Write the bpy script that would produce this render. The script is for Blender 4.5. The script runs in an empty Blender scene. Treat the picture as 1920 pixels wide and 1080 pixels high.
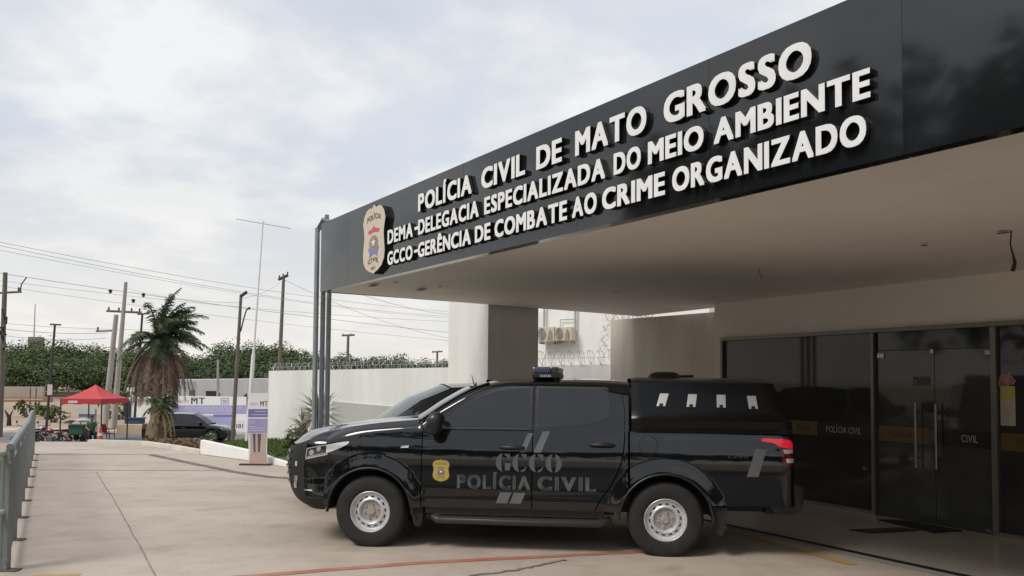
import bpy, bmesh, math, random
import numpy as np
from mathutils import Vector, Matrix

S = bpy.context.scene
col = S.collection
R = math.radians
PI = math.pi
rnd = random.Random(7)

# ------------------------------------------------------------------ camera
FPX, PPX, PPY, CAM_H = 1455.0, 960.0, 655.0, 1.73       # in pixels of a 1920 x 1080 frame
PITCH, ROLL = R(2.25), R(0.45)
CROT = Matrix.Rotation(PI / 2 + PITCH, 3, 'X') @ Matrix.Rotation(ROLL, 3, 'Z')
CPOS = Vector((0, 0, CAM_H))
cd = bpy.data.cameras.new('camera')
cam = bpy.data.objects.new('camera', cd)
col.objects.link(cam)
cam.matrix_world = Matrix.Translation(CPOS) @ CROT.to_4x4()
cd.sensor_fit = 'HORIZONTAL'
cd.sensor_width = 36.0
cd.lens = FPX / 1920 * 36
cd.shift_y = (PPY - 540) / 1920
cd.clip_start, cd.clip_end = 0.05, 3000
S.camera = cam

# ------------------------------------------------------------------ light
SUN_EL, SUN_AZ = R(48), R(-130)        # azimuth from +Y, clockwise
S.view_settings.view_transform = 'Standard'
S.view_settings.look = 'None'
S.view_settings.exposure = 0.18
S.view_settings.gamma = 1.0
sd = bpy.data.lights.new('sun', 'SUN')
sd.energy = 2.0
sd.angle = R(20)
sd.color = (1.0, 0.955, 0.89)
sun = bpy.data.objects.new('sun', sd)
col.objects.link(sun)
sdir = Vector((math.sin(SUN_AZ) * math.cos(SUN_EL), math.cos(SUN_AZ) * math.cos(SUN_EL), math.sin(SUN_EL)))
sun.rotation_euler = sdir.to_track_quat('Z', 'Y').to_euler()
sun.location = (0, 0, 60)

W = bpy.data.worlds.new('World')
S.world = W
W.use_nodes = True
nt = W.node_tree
nt.nodes.clear()
N, L = nt.nodes, nt.links
out = N.new('ShaderNodeOutputWorld')
bg = N.new('ShaderNodeBackground')
bg.inputs['Strength'].default_value = 0.1
sky = N.new('ShaderNodeTexSky')
sky.sky_type = 'NISHITA'
sky.sun_disc = False
sky.sun_elevation = SUN_EL
sky.sun_rotation = SUN_AZ
sky.dust_density = 2.0
tc = N.new('ShaderNodeTexCoord')
sep = N.new('ShaderNodeSeparateXYZ')
L.new(tc.outputs['Generated'], sep.inputs[0])
# flat cloud layer: direction / elevation
den = N.new('ShaderNodeMath'); den.operation = 'ADD'; den.inputs[1].default_value = 0.22
mx = N.new('ShaderNodeMath'); mx.operation = 'MAXIMUM'; mx.inputs[1].default_value = 0.0
L.new(sep.outputs['Z'], mx.inputs[0]); L.new(mx.outputs[0], den.inputs[0])
dx = N.new('ShaderNodeMath'); dx.operation = 'DIVIDE'
dy = N.new('ShaderNodeMath'); dy.operation = 'DIVIDE'
L.new(sep.outputs['X'], dx.inputs[0]); L.new(den.outputs[0], dx.inputs[1])
L.new(sep.outputs['Y'], dy.inputs[0]); L.new(den.outputs[0], dy.inputs[1])
cmb = N.new('ShaderNodeCombineXYZ')
L.new(dx.outputs[0], cmb.inputs[0]); L.new(dy.outputs[0], cmb.inputs[1])
n1 = N.new('ShaderNodeTexNoise'); n1.inputs['Scale'].default_value = 1.7; n1.inputs['Detail'].default_value = 6
n1.inputs['Roughness'].default_value = 0.55; n1.inputs['Distortion'].default_value = 0.1
L.new(cmb.outputs[0], n1.inputs['Vector'])
rmp = N.new('ShaderNodeValToRGB')
cr = rmp.color_ramp
cr.elements[0].position = 0.36; cr.elements[0].color = (5.9, 6.4, 7.1, 1)
cr.elements[1].position = 0.60; cr.elements[1].color = (8.1, 8.15, 8.2, 1)
e = cr.elements.new(0.47); e.color = (6.3, 6.7, 7.25, 1)
L.new(n1.outputs['Fac'], rmp.inputs[0])
# warm band low over the horizon
hz = N.new('ShaderNodeMapRange')
hz.inputs['From Min'].default_value = 0.0; hz.inputs['From Max'].default_value = 0.26
hz.inputs['To Min'].default_value = 0.75; hz.inputs['To Max'].default_value = 0.0
L.new(sep.outputs['Z'], hz.inputs['Value'])
wm = N.new('ShaderNodeMix'); wm.data_type = 'RGBA'
L.new(hz.outputs[0], wm.inputs['Factor']); L.new(rmp.outputs[0], wm.inputs['A'])
wm.inputs['B'].default_value = (8.5, 8.0, 7.2, 1)
# thin breaks where the blue sky shows
n2 = N.new('ShaderNodeTexNoise'); n2.inputs['Scale'].default_value = 0.8; n2.inputs['Detail'].default_value = 5
L.new(cmb.outputs[0], n2.inputs['Vector'])
cov = N.new('ShaderNodeMapRange')
cov.inputs['From Min'].default_value = 0.30; cov.inputs['From Max'].default_value = 0.5
cov.inputs['To Min'].default_value = 0.80; cov.inputs['To Max'].default_value = 0.97
L.new(n2.outputs['Fac'], cov.inputs['Value'])
fm = N.new('ShaderNodeMix'); fm.data_type = 'RGBA'
L.new(cov.outputs[0], fm.inputs['Factor']); L.new(sky.outputs[0], fm.inputs['A']); L.new(wm.outputs['Result'], fm.inputs['B'])
L.new(fm.outputs['Result'], bg.inputs['Color'])
L.new(bg.outputs[0], out.inputs[0])


# ------------------------------------------------------------------ picture to place
def ray(px, py):
    return CROT @ Vector(((px - PPX) / FPX, -(py - PPY) / FPX, -1.0))


def at_z(px, py, z=0.0):
    d = ray(px, py)
    return CPOS + d * ((z - CAM_H) / d.z)


def at_y(px, py, y):
    d = ray(px, py)
    return CPOS + d * (y / d.y)


def at_pl(px, py, A, B):
    n = Vector((-(B.y - A.y), B.x - A.x, 0))
    d = ray(px, py)
    return CPOS + d * ((A - CPOS).dot(n) / d.dot(n))


# ------------------------------------------------------------------ materials
MATS = {}


def mat(name, c, rough=0.6, metal=0.0, spec=0.5, var=0.0, scale=3.0, c2=None, bump=0.0, bscale=40.0,
        coat=0.0, cior=1.5, emit=None, obj_space=True, detail=6, stretch=None, trans=0.0):
    if name in MATS:
        return MATS[name]
    m = bpy.data.materials.new(name)
    m.use_nodes = True
    t = m.node_tree
    b = t.nodes['Principled BSDF']
    b.inputs['Roughness'].default_value = rough
    b.inputs['Metallic'].default_value = metal
    b.inputs['Specular IOR Level'].default_value = spec
    b.inputs['Coat Weight'].default_value = coat
    b.inputs['Coat Roughness'].default_value = 0.03
    b.inputs['Coat IOR'].default_value = cior
    b.inputs['Base Color'].default_value = (*c, 1)
    if trans:
        b.inputs['Transmission Weight'].default_value = trans
    vec = None
    if var or c2 or bump:
        g = t.nodes.new('ShaderNodeTexCoord')
        mp = t.nodes.new('ShaderNodeMapping')
        t.links.new(g.outputs['Object'], mp.inputs[0])
        if stretch:
            mp.inputs['Scale'].default_value = stretch
        vec = mp.outputs[0]
    if var or c2:
        n = t.nodes.new('ShaderNodeTexNoise')
        n.inputs['Scale'].default_value = scale
        n.inputs['Detail'].default_value = detail
        n.inputs['Roughness'].default_value = 0.65
        t.links.new(vec, n.inputs['Vector'])
        r = t.nodes.new('ShaderNodeValToRGB')
        a = c2 if c2 else tuple(max(0, x * (1 - var)) for x in c)
        bb = c if c2 else tuple(min(1, x * (1 + var)) for x in c)
        r.color_ramp.elements[0].color = (*a, 1)
        r.color_ramp.elements[1].color = (*bb, 1)
        r.color_ramp.elements[0].position = 0.32
        r.color_ramp.elements[1].position = 0.68
        t.links.new(n.outputs['Fac'], r.inputs[0])
        t.links.new(r.outputs[0], b.inputs['Base Color'])
    if bump:
        n = t.nodes.new('ShaderNodeTexNoise')
        n.inputs['Scale'].default_value = bscale
        n.inputs['Detail'].default_value = 4
        t.links.new(vec, n.inputs['Vector'])
        bp = t.nodes.new('ShaderNodeBump')
        bp.inputs['Strength'].default_value = bump
        bp.inputs['Distance'].default_value = 0.02
        t.links.new(n.outputs['Fac'], bp.inputs['Height'])
        t.links.new(bp.outputs[0], b.inputs['Normal'])
    if emit:
        b.inputs['Emission Color'].default_value = (*emit[:3], 1)
        b.inputs['Emission Strength'].default_value = emit[3]
    MATS[name] = m
    return m


def concrete_mat():
    m = bpy.data.materials.new('concrete_paving')
    m.use_nodes = True
    t = m.node_tree
    b = t.nodes['Principled BSDF']
    g = t.nodes.new('ShaderNodeTexCoord')

    def noise(sc, det, st=None, rough=0.6):
        mp = t.nodes.new('ShaderNodeMapping')
        if st:
            mp.inputs['Scale'].default_value = st
        t.links.new(g.outputs['Object'], mp.inputs[0])
        n = t.nodes.new('ShaderNodeTexNoise')
        n.inputs['Scale'].default_value = sc
        n.inputs['Detail'].default_value = det
        n.inputs['Roughness'].default_value = rough
        t.links.new(mp.outputs[0], n.inputs['Vector'])
        return n.outputs['Fac']

    def ramp(f, p0, c0, p1, c1):
        r = t.nodes.new('ShaderNodeValToRGB')
        r.color_ramp.elements[0].position = p0
        r.color_ramp.elements[0].color = (*c0, 1)
        r.color_ramp.elements[1].position = p1
        r.color_ramp.elements[1].color = (*c1, 1)
        t.links.new(f, r.inputs[0])
        return r.outputs[0]

    def mul(a, c):
        x = t.nodes.new('ShaderNodeMix')
        x.data_type = 'RGBA'
        x.blend_type = 'MULTIPLY'
        x.inputs['Factor'].default_value = 1
        t.links.new(a, x.inputs['A'])
        t.links.new(c, x.inputs['B'])
        return x.outputs['Result']
    base = ramp(noise(0.35, 5), 0.3, (0.45, 0.375, 0.310), 0.7, (0.505, 0.428, 0.360))
    base = mul(base, ramp(noise(0.6, 6, (0.35, 1.6, 1)), 0.34, (0.84, 0.83, 0.82), 0.58, (1, 1, 1)))
    base = mul(base, ramp(noise(2.2, 8, (1, 1, 1), 0.7), 0.33, (0.86, 0.84, 0.82), 0.52, (1, 1, 1)))
    base = mul(base, ramp(noise(30, 4), 0.3, (0.93, 0.93, 0.93), 0.7, (1.04, 1.04, 1.04)))
    base = mul(base, ramp(noise(0.9, 3, (1, 1, 1), 0.4), 0.24, (0.74, 0.71, 0.69), 0.34, (1, 1, 1)))
    t.links.new(base, b.inputs['Base Color'])
    b.inputs['Roughness'].default_value = 0.62
    b.inputs['Specular IOR Level'].default_value = 0.35
    bp = t.nodes.new('ShaderNodeBump')
    bp.inputs['Strength'].default_value = 0.15
    bp.inputs['Distance'].default_value = 0.01
    t.links.new(noise(60, 4), bp.inputs['Height'])
    t.links.new(bp.outputs[0], b.inputs['Normal'])
    MATS['concrete'] = m
    return m


CONC = concrete_mat()
WHITE = mat('white_masonry_paint', (0.85, 0.83, 0.805), 0.75, c2=(0.75, 0.725, 0.69), scale=1.2, detail=9, stretch=(1.5, 1.5, .3), bump=0.15, bscale=30)
WHITE_OLD = mat('weathered_white_wall', (0.88, 0.87, 0.85), 0.8, c2=(0.75, 0.73, 0.70), scale=1.3, detail=9, stretch=(1.6, 1.6, 0.22), bump=0.2, bscale=20)
SOFFIT = mat('soffit_paint', (0.89, 0.845, 0.785), 0.75, c2=(0.78, 0.73, 0.67), scale=0.55, detail=10, bump=0.12, bscale=4)
FASCIA = mat('dark_composite_panel', (0.011, 0.0125, 0.0145), 0.08, spec=0.75, var=0.15, scale=1.0, bump=0.06, bscale=1.6)
SEAM = mat('panel_seam', (0.05, 0.052, 0.055), 0.5)
BLACK = mat('matte_black', (0.012, 0.012, 0.013), 0.7)
TRIM = mat('black_trim', (0.014, 0.014, 0.015), 0.45, var=0.2, scale=30)
PAINT = mat('black_car_paint', (0.0035, 0.004, 0.005), 0.2, spec=0.12, coat=1.0, cior=1.56)
PAINT2 = mat('graphite_car_paint', (0.012, 0.013, 0.015), 0.25, spec=0.5, coat=0.8)
TOPP = mat('satin_black_fibreglass', (0.005, 0.0052, 0.006), 0.25, spec=0.28)
CARGLASS = mat('tinted_car_glass', (0.010, 0.011, 0.013), 0.04, spec=0.75, var=0.3, scale=2.0)
TEALGLASS = mat('green_windscreen', (0.045, 0.075, 0.066), 0.05, spec=0.35, var=0.5, scale=3.0)
RUBBER = mat('tyre_rubber', (0.017, 0.016, 0.0155), 0.82, var=0.25, scale=12, bump=0.2, bscale=60)
STEEL = mat('painted_steel_wheel', (0.58, 0.58, 0.59), 0.4, metal=0.4, var=0.15, scale=14)
DUSTY = mat('brown_brake_dust', (0.36, 0.335, 0.31), 0.55, metal=0.3, var=0.25, scale=30)
CHROME = mat('lamp_chrome', (0.75, 0.77, 0.79), 0.14, metal=0.85)
CLEAR = mat('clear_lens', (0.62, 0.64, 0.66), 0.1, metal=0.3, spec=0.8)
DARKLENS = mat('dark_lens', (0.03, 0.03, 0.035), 0.08, spec=0.8)
REDLENS = mat('red_lens', (0.62, 0.012, 0.025), 0.12, spec=0.7, emit=(0.9, 0.02, 0.05, 0.28))
REDDARK = mat('deep_red_lens', (0.10, 0.004, 0.006), 0.12, spec=0.7)
DECAL = mat('grey_decal', (0.095, 0.10, 0.105), 0.45, spec=0.3)
DECAL2 = mat('light_grey_decal', (0.12, 0.126, 0.133), 0.45, spec=0.3)
GOLD = mat('gold_decal', (0.42, 0.33, 0.08), 0.5)
GOLD_D = mat('dark_gold_decal', (0.13, 0.09, 0.025), 0.5)
PINKD = mat('mauve_decal', (0.33, 0.13, 0.17), 0.5)
WHITE_P = mat('white_plastic', (0.70, 0.70, 0.67), 0.4)
BEIGE = mat('beige_crest', (0.62, 0.53, 0.43), 0.5, var=0.08, scale=5)
RED_P = mat('red_crest', (0.55, 0.10, 0.11), 0.5)
GREEN_P = mat('green_crest', (0.16, 0.32, 0.24), 0.5)
BLUE_P = mat('blue_crest', (0.20, 0.20, 0.45), 0.5)
BROWN_P = mat('brown_crest_print', (0.20, 0.13, 0.09), 0.5)
LETTER = mat('white_letter_face', (0.84, 0.84, 0.84), 0.45, var=0.05, scale=8)
LSIDE = mat('black_letter_return', (0.010, 0.010, 0.011), 0.5)
GLASS = mat('black_tinted_glass', (0.042, 0.042, 0.040), 0.04, spec=0.28, var=0.25, scale=1.5)
GLASS_B = mat('black_back_painted_glass', (0.014, 0.014, 0.013), 0.06, spec=0.35)
GLASS_D = mat('grey_tinted_glass', (0.062, 0.063, 0.062), 0.05, spec=0.32, var=0.2, scale=1.2)
FRAME = mat('bronze_aluminium', (0.20, 0.185, 0.165), 0.4, metal=0.5)
BRUSHED = mat('brushed_steel', (0.28, 0.28, 0.27), 0.28, metal=0.9)
FILM_Y = mat('amber_film', (0.13, 0.088, 0.02), 0.35)
FILM_D = mat('dark_amber_film', (0.055, 0.036, 0.012), 0.35)
FILM_K = mat('black_film', (0.012, 0.012, 0.012), 0.35)
FILM_W = mat('white_film', (0.34, 0.34, 0.33), 0.4)
TILE = mat('polished_porch_tile', (0.46, 0.41, 0.35), 0.16, spec=0.5, var=0.07, scale=1.6, detail=3)
GALV = mat('galvanised_steel', (0.36, 0.39, 0.41), 0.42, metal=0.55, var=0.12, scale=9)
RAILP = mat('grey_rail_paint', (0.21, 0.225, 0.235), 0.42, metal=0.25, var=0.1, scale=6)
WIRE_M = mat('razor_wire_steel', (0.42, 0.42, 0.41), 0.4, metal=0.6)
CABLE = mat('cable_black', (0.02, 0.02, 0.02), 0.6)
POLE_C = mat('concrete_pole', (0.40, 0.37, 0.33), 0.8, c2=(0.30, 0.27, 0.24), scale=1.6, stretch=(2, 2, .4))
POLE_W = mat('weathered_wood_pole', (0.17, 0.145, 0.12), 0.85, c2=(0.11, 0.095, 0.08), scale=3, stretch=(3, 3, .3))
POLE_D = mat('dark_lamp_post', (0.045, 0.045, 0.045), 0.5, metal=0.3)
MAST = mat('white_mast', (0.72, 0.71, 0.68), 0.5)
ASPHALT = mat('asphalt', (0.16, 0.15, 0.145), 0.85, var=0.15, scale=1.2, bump=0.2, bscale=40)
DIRT = mat('red_dirt', (0.40, 0.29, 0.215), 0.95, c2=(0.30, 0.235, 0.165), scale=0.12, detail=9, bump=0.3, bscale=2)
KERB = mat('white_kerb', (0.68, 0.64, 0.58), 0.8, c2=(0.50, 0.46, 0.41), scale=1.5)
PAVE = mat('pink_pavement', (0.47, 0.41, 0.36), 0.8, var=0.08, scale=1.5)
LINE_R = mat('worn_red_line', (0.42, 0.10, 0.065), 0.6, c2=(0.40, 0.24, 0.19), scale=3.0, detail=8)
LINE_Y = mat('worn_yellow_line', (0.50, 0.29, 0.05), 0.6, c2=(0.42, 0.30, 0.16), scale=3.5, detail=8)
JOINT = mat('paving_joint', (0.25, 0.225, 0.20), 0.9, var=0.3, scale=5)
DRAIN = mat('drain_channel', (0.15, 0.135, 0.125), 0.9, var=0.3, scale=4)
GRASS = mat('lawn_grass', (0.105, 0.16, 0.035), 0.9, c2=(0.055, 0.10, 0.02), scale=1.2)
LEAF = mat('woodland_leaf', (0.080, 0.110, 0.037), 0.85, c2=(0.042, 0.066, 0.024), scale=0.10, detail=5)
LEAF2 = mat('yellow_green_leaf', (0.115, 0.14, 0.04), 0.75, c2=(0.05, 0.075, 0.022), scale=0.5)
PALM_G = mat('palm_frond', (0.095, 0.13, 0.055), 0.6, c2=(0.055, 0.080, 0.036), scale=1.0)
PALM_B = mat('dead_frond', (0.25, 0.19, 0.145), 0.85, c2=(0.115, 0.08, 0.06), scale=1.5)
PALM_T = mat('palm_trunk', (0.20, 0.155, 0.11), 0.9, c2=(0.11, 0.085, 0.06), scale=5)
AGAVE = mat('agave_leaf', (0.24, 0.265, 0.22), 0.6, c2=(0.15, 0.165, 0.135), scale=3)
BARK = mat('bark', (0.09, 0.07, 0.05), 0.9)
TENT = mat('red_tent_cloth', (0.50, 0.055, 0.06), 0.7, var=0.1, scale=1.0)
TENT_W = mat('pale_tent_corner', (0.55, 0.30, 0.27), 0.7)
METAL_W = mat('white_corrugated_panel', (0.66, 0.67, 0.66), 0.6, c2=(0.56, 0.58, 0.575), scale=0.6, stretch=(3, 3, .3))
PURPLE = mat('purple_print', (0.27, 0.26, 0.47), 0.6, c2=(0.35, 0.34, 0.54), scale=0.7)
PURPLE_D = mat('deep_purple_print', (0.16, 0.16, 0.34), 0.6)
BANNER_W = mat('white_banner', (0.72, 0.71, 0.72), 0.6)
BANNER_L = mat('lilac_print', (0.50, 0.47, 0.62), 0.6)
BANNER_G = mat('grey_print', (0.23, 0.23, 0.25), 0.6)
BANNER_P = mat('photo_print', (0.50, 0.36, 0.33), 0.6, c2=(0.42, 0.38, 0.38), scale=4)
BLUEBOX = mat('blue_plastic', (0.035, 0.05, 0.12), 0.5)
SAND = mat('sandy_concrete', (0.46, 0.37, 0.25), 0.9, var=0.12, scale=1)
SKIN = mat('skin', (0.30, 0.17, 0.11), 0.6)
SHIRT = mat('green_cloth', (0.035, 0.15, 0.06), 0.85)
TROUS = mat('navy_cloth', (0.018, 0.02, 0.035), 0.85)
HAIR = mat('dark_hair', (0.012, 0.01, 0.009), 0.7)
CARTG = mat('green_cart_paint', (0.015, 0.085, 0.045), 0.5)
ORANGE = mat('orange_cone', (0.50, 0.085, 0.055), 0.5)
REDPL = mat('maroon_plastic', (0.13, 0.022, 0.028), 0.5)
BIKE_R = mat('red_bike_paint', (0.22, 0.02, 0.025), 0.25, coat=0.5)
BIKE_T = mat('teal_bike_paint', (0.02, 0.10, 0.11), 0.25, coat=0.5)
ENGINE = mat('engine_metal', (0.20, 0.20, 0.20), 0.4, metal=0.8)
BRICKW = mat('brick_red_wall', (0.30, 0.15, 0.11), 0.9, c2=(0.24, 0.13, 0.10), scale=0.6)
PALEW = mat('pale_old_wall', (0.38, 0.32, 0.27), 0.9, c2=(0.30, 0.25, 0.21), scale=0.5)
GREYB = mat('grey_dado_paint', (0.50, 0.50, 0.47), 0.8, var=0.06, scale=2)
ACW = mat('aged_white_metal', (0.60, 0.56, 0.49), 0.6, c2=(0.44, 0.38, 0.30), scale=4)
MATT = mat('doormat', (0.016, 0.015, 0.014), 0.95, bump=0.4, bscale=200)
MATR = mat('maroon_doormat', (0.055, 0.017, 0.014), 0.95, bump=0.4, bscale=200)
BULB_BLUE = mat('blue_beacon_lens', (0.06, 0.065, 0.13), 0.1, spec=0.8)
POSTER_P = mat('poster_magenta', (0.26, 0.06, 0.08), 0.6, c2=(0.40, 0.28, 0.28), scale=14)
POSTER_Y = mat('poster_yellow', (0.46, 0.42, 0.10), 0.6)
POSTER_W = mat('poster_paper', (0.48, 0.44, 0.38), 0.6)


# ------------------------------------------------------------------ mesh builder
class MB:
    def __init__(s):
        s.v, s.f, s.m, s.cur = [], [], [], 0

    def add(s, vs, fs, T=None):
        o = len(s.v)
        for p in vs:
            p = Vector(p)
            s.v.append(tuple(T @ p) if T is not None else tuple(p))
        for f in fs:
            s.f.append(tuple(o + i for i in f))
            s.m.append(s.cur)
        return s

    def box(s, x0, x1, y0, y1, z0, z1, T=None):
        v = [(x, y, z) for x in (x0, x1) for y in (y0, y1) for z in (z0, z1)]
        return s.add(v, [(0, 1, 3, 2), (4, 6, 7, 5), (0, 4, 5, 1), (2, 3, 7, 6), (0, 2, 6, 4), (1, 5, 7, 3)], T)

    def tube(s, pts, r, n=8, caps=True, T=None):
        pts = [Vector(p) for p in pts]
        rs = r if isinstance(r, (list, tuple)) else [r] * len(pts)
        vs, fs = [], []
        up = None
        for i, p in enumerate(pts):
            d = (pts[min(i + 1, len(pts) - 1)] - pts[max(i - 1, 0)])
            if d.length < 1e-9:
                d = Vector((0, 0, 1))
            d.normalize()
            if up is None:
                up = Vector((0, 0, 1)) if abs(d.z) < 0.9 else Vector((1, 0, 0))
            a = d.cross(up)
            if a.length < 1e-6:
                a = d.cross(Vector((0, 1, 0.3)))
            a.normalize()
            b = a.cross(d).normalized()
            up = b
            for k in range(n):
                an = 2 * PI * k / n
                vs.append(p + (a * math.cos(an) + b * math.sin(an)) * rs[i])
        for i in range(len(pts) - 1):
            for k in range(n):
                k2 = (k + 1) % n
                fs.append((i * n + k, i * n + k2, (i + 1) * n + k2, (i + 1) * n + k))
        if caps:
            fs.append(tuple(range(n))[::-1])
            fs.append(tuple((len(pts) - 1) * n + k for k in range(n)))
        return s.add(vs, fs, T)

    def lathe(s, prof, n=32, T=None, skip=None):
        """profile (r, h) spun about local Z"""
        vs, fs = [], []
        for k in range(n):
            a = 2 * PI * k / n
            for r, h in prof:
                vs.append((r * math.cos(a), r * math.sin(a), h))
        m = len(prof)
        for k in range(n):
            for i in range(m - 1):
                if skip and skip(k, i):
                    continue
                k2 = (k + 1) % n
                fs.append((k * m + i, k2 * m + i, k2 * m + i + 1, k * m + i + 1))
        return s.add(vs, fs, T)

    def grid(s, fn, nu, nv, T=None):
        vs = [fn(i / nu, j / nv) for i in range(nu + 1) for j in range(nv + 1)]
        fs = [(i * (nv + 1) + j, (i + 1) * (nv + 1) + j, (i + 1) * (nv + 1) + j + 1, i * (nv + 1) + j + 1)
              for i in range(nu) for j in range(nv)]
        return s.add(vs, fs, T)

    def prism(s, poly, d, T=None):
        """polygon of 3-D points pushed along vector d"""
        poly = [Vector(p) for p in poly]
        d = Vector(d)
        n = len(poly)
        vs = poly + [p + d for p in poly]
        fs = [tuple(range(n))[::-1], tuple(range(n, 2 * n))]
        fs += [(i, (i + 1) % n, n + (i + 1) % n, n + i) for i in range(n)]
        return s.add(vs, fs, T)

    def build(s, name, mats, parent=None, smooth=0, loc=None, rz=0, bevel=0, clean=False):
        me = bpy.data.meshes.new(name)
        me.from_pydata(s.v, [], s.f)
        if not isinstance(mats, (list, tuple)):
            mats = [mats]
        for m in mats:
            me.materials.append(m)
        if len(mats) > 1:
            me.polygons.foreach_set('material_index', s.m)
        if clean:
            bm = bmesh.new(); bm.from_mesh(me)
            bmesh.ops.remove_doubles(bm, verts=bm.verts, dist=1e-5)
            bmesh.ops.recalc_face_normals(bm, faces=bm.faces)
            bm.to_mesh(me); bm.free()
        me.update()
        if smooth:
            me.polygons.foreach_set('use_smooth', [True] * len(me.polygons))
            me.set_sharp_from_angle(angle=R(smooth))
        o = bpy.data.objects.new(name, me)
        col.objects.link(o)
        if parent:
            o.parent = parent
        if loc is not None:
            o.location = loc
        o.rotation_euler.z = rz
        if bevel:
            b = o.modifiers.new('bevel', 'BEVEL')
            b.width = bevel
            b.segments = 2
            b.limit_method = 'ANGLE'
        return o


def thing(name, label, cat, loc=(0, 0, 0), rz=0.0, group=None):
    o = bpy.data.objects.new(name, None)
    col.objects.link(o)
    o.empty_display_size = 0.2
    o.location = loc
    o.rotation_euler.z = rz
    o['label'] = label
    o['category'] = cat
    if group:
        o['group'] = group
    return o


def tag(o, label, cat, group=None):
    o['label'] = label
    o['category'] = cat
    if group:
        o['group'] = group
    return o


def struct(o, kind='structure'):
    o['kind'] = kind
    return o


def dup(root, loc, rz, label, group=None):
    r = root.copy()
    col.objects.link(r)
    r.location = loc
    r.rotation_euler.z = rz
    r['label'] = label
    if group:
        r['group'] = group
    for ch in root.children:
        c = ch.copy(); col.objects.link(c); c.parent = r
        for g in ch.children:
            d = g.copy(); col.objects.link(d); d.parent = c
    return r


def pchip(xs, ys):
    xs = np.array(xs, float); ys = np.array(ys, float)
    h = np.diff(xs); dl = np.diff(ys) / h
    d = np.zeros(len(xs))
    for i in range(1, len(xs) - 1):
        if dl[i - 1] * dl[i] > 0:
            w1 = 2 * h[i] + h[i - 1]; w2 = h[i] + 2 * h[i - 1]
            d[i] = (w1 + w2) / (w1 / dl[i - 1] + w2 / dl[i])
    d[0], d[-1] = dl[0], dl[-1]

    def f(x):
        x = min(max(x, xs[0]), xs[-1])
        i = min(max(int(np.searchsorted(xs, x)) - 1, 0), len(h) - 1)
        t = (x - xs[i]) / h[i]
        return float(ys[i] * (1 + 2 * t) * (1 - t) ** 2 + h[i] * d[i] * t * (1 - t) ** 2
                     + ys[i + 1] * t * t * (3 - 2 * t) + h[i] * d[i + 1] * t * t * (t - 1))
    return f


def lerp(a, b, t):
    return a + (b - a) * t


# glyphs of the built-in typeface, each as a flat or deep mesh with its own box
_GL = {}


def glyph(ch, weight=0.0, depth=0.0):
    k = (ch, weight, depth)
    if k in _GL:
        return _GL[k]
    cu = bpy.data.curves.new('glyph', 'FONT')
    cu.body = ch
    cu.size = 1.0
    cu.offset = weight
    cu.extrude = depth / 2
    cu.resolution_u = 4
    cu.fill_mode = 'FRONT' if depth == 0 else 'BOTH'
    ob = bpy.data.objects.new('glyph', cu)
    col.objects.link(ob)
    dg = bpy.context.evaluated_depsgraph_get()
    me = ob.evaluated_get(dg).to_mesh()
    vs = [v.co.copy() for v in me.vertices]
    fs = [tuple(p.vertices) for p in me.polygons]
    nz = [p.normal.z for p in me.polygons]
    ob.evaluated_get(dg).to_mesh_clear()
    bpy.data.objects.remove(ob)
    bpy.data.curves.remove(cu)
    x0 = min((v.x for v in vs), default=0); x1 = max((v.x for v in vs), default=0)
    _GL[k] = (vs, fs, nz, x0, x1)
    return _GL[k]


CAPH = None


def bold(vs, fs, nz, wx, wy):
    """heavier glyph: the outline repeated a little to each side, each copy a hair deeper"""
    V, F, Z = [], [], []
    for k, (dx_, dy_) in enumerate(((0, 0), (-1, -1), (1, -1), (-1, 1), (1, 1), (0, 1), (0, -1))):
        o = len(V)
        V += [Vector((v.x + dx_ * wx, v.y + dy_ * wy, v.z - .0006 * k)) for v in vs]
        F += [tuple(o + i for i in f) for f in fs]
        Z += nz
    return V, F, Z


def cap_h(weight):
    vs = glyph('H', weight)[0]
    return min(v.y for v in vs), max(v.y for v in vs)


def layout(text, weight=0.0, gap=0.11, space=0.34, depth=0.0, fat=None):
    """list of (char, x offset, glyph) and total width, in em units with the cap height normalised to 1"""
    y0, y1 = cap_h(weight)
    hh = y1 - y0
    x = 0
    res = []
    for ch in text:
        if ch == ' ':
            x += space
            continue
        vs, fs, nz, a, b = glyph(ch, weight, depth)
        if fat:
            wx, wy = fat[0] * hh, fat[1] * hh
            vs, fs, nz = bold([Vector((v.x, y0 + (v.y - y0) * (hh - 2 * wy) / hh + wy, v.z)) for v in vs], fs, nz, wx, wy)
            a, b = a - wx, b + wx
        res.append((ch, x - a / hh, (vs, fs, nz)))
        x += (b - a) / hh + gap
    return res, x - gap, y0, hh


def flat_text(mb, text, fn, weight=0.0, gap=0.11, space=0.34, fat=None):
    """fn(u in 0..1 along, v in 0..1 of the cap height) -> point"""
    res, w, y0, hh = layout(text, weight, gap, space, 0.0, fat)
    for ch, xo, (vs, fs, nz) in res:
        mb.add([fn((v.x / hh + xo) / w, (v.y - y0) / hh) for v in vs], fs)
    return mb


def wbuild(mb, name, mats, parent, **k):
    """mesh given in world coordinates, hung under a thing that is not rotated"""
    o = mb.build(name, mats, parent, **k)
    o.location = -Vector(parent.location)
    return o


# ================================================================== GROUND
def smooth01(t):
    t = min(max(t, 0), 1)
    return t * t * (3 - 2 * t)


def gz(x, y):
    z = -0.07 - 1.53 * smooth01((y - 20.6) / 8.5)
    z += 1.2 * smooth01((y - 55) / 55) + 5.0 * smooth01((y - 150) / 200)
    return z


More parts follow.
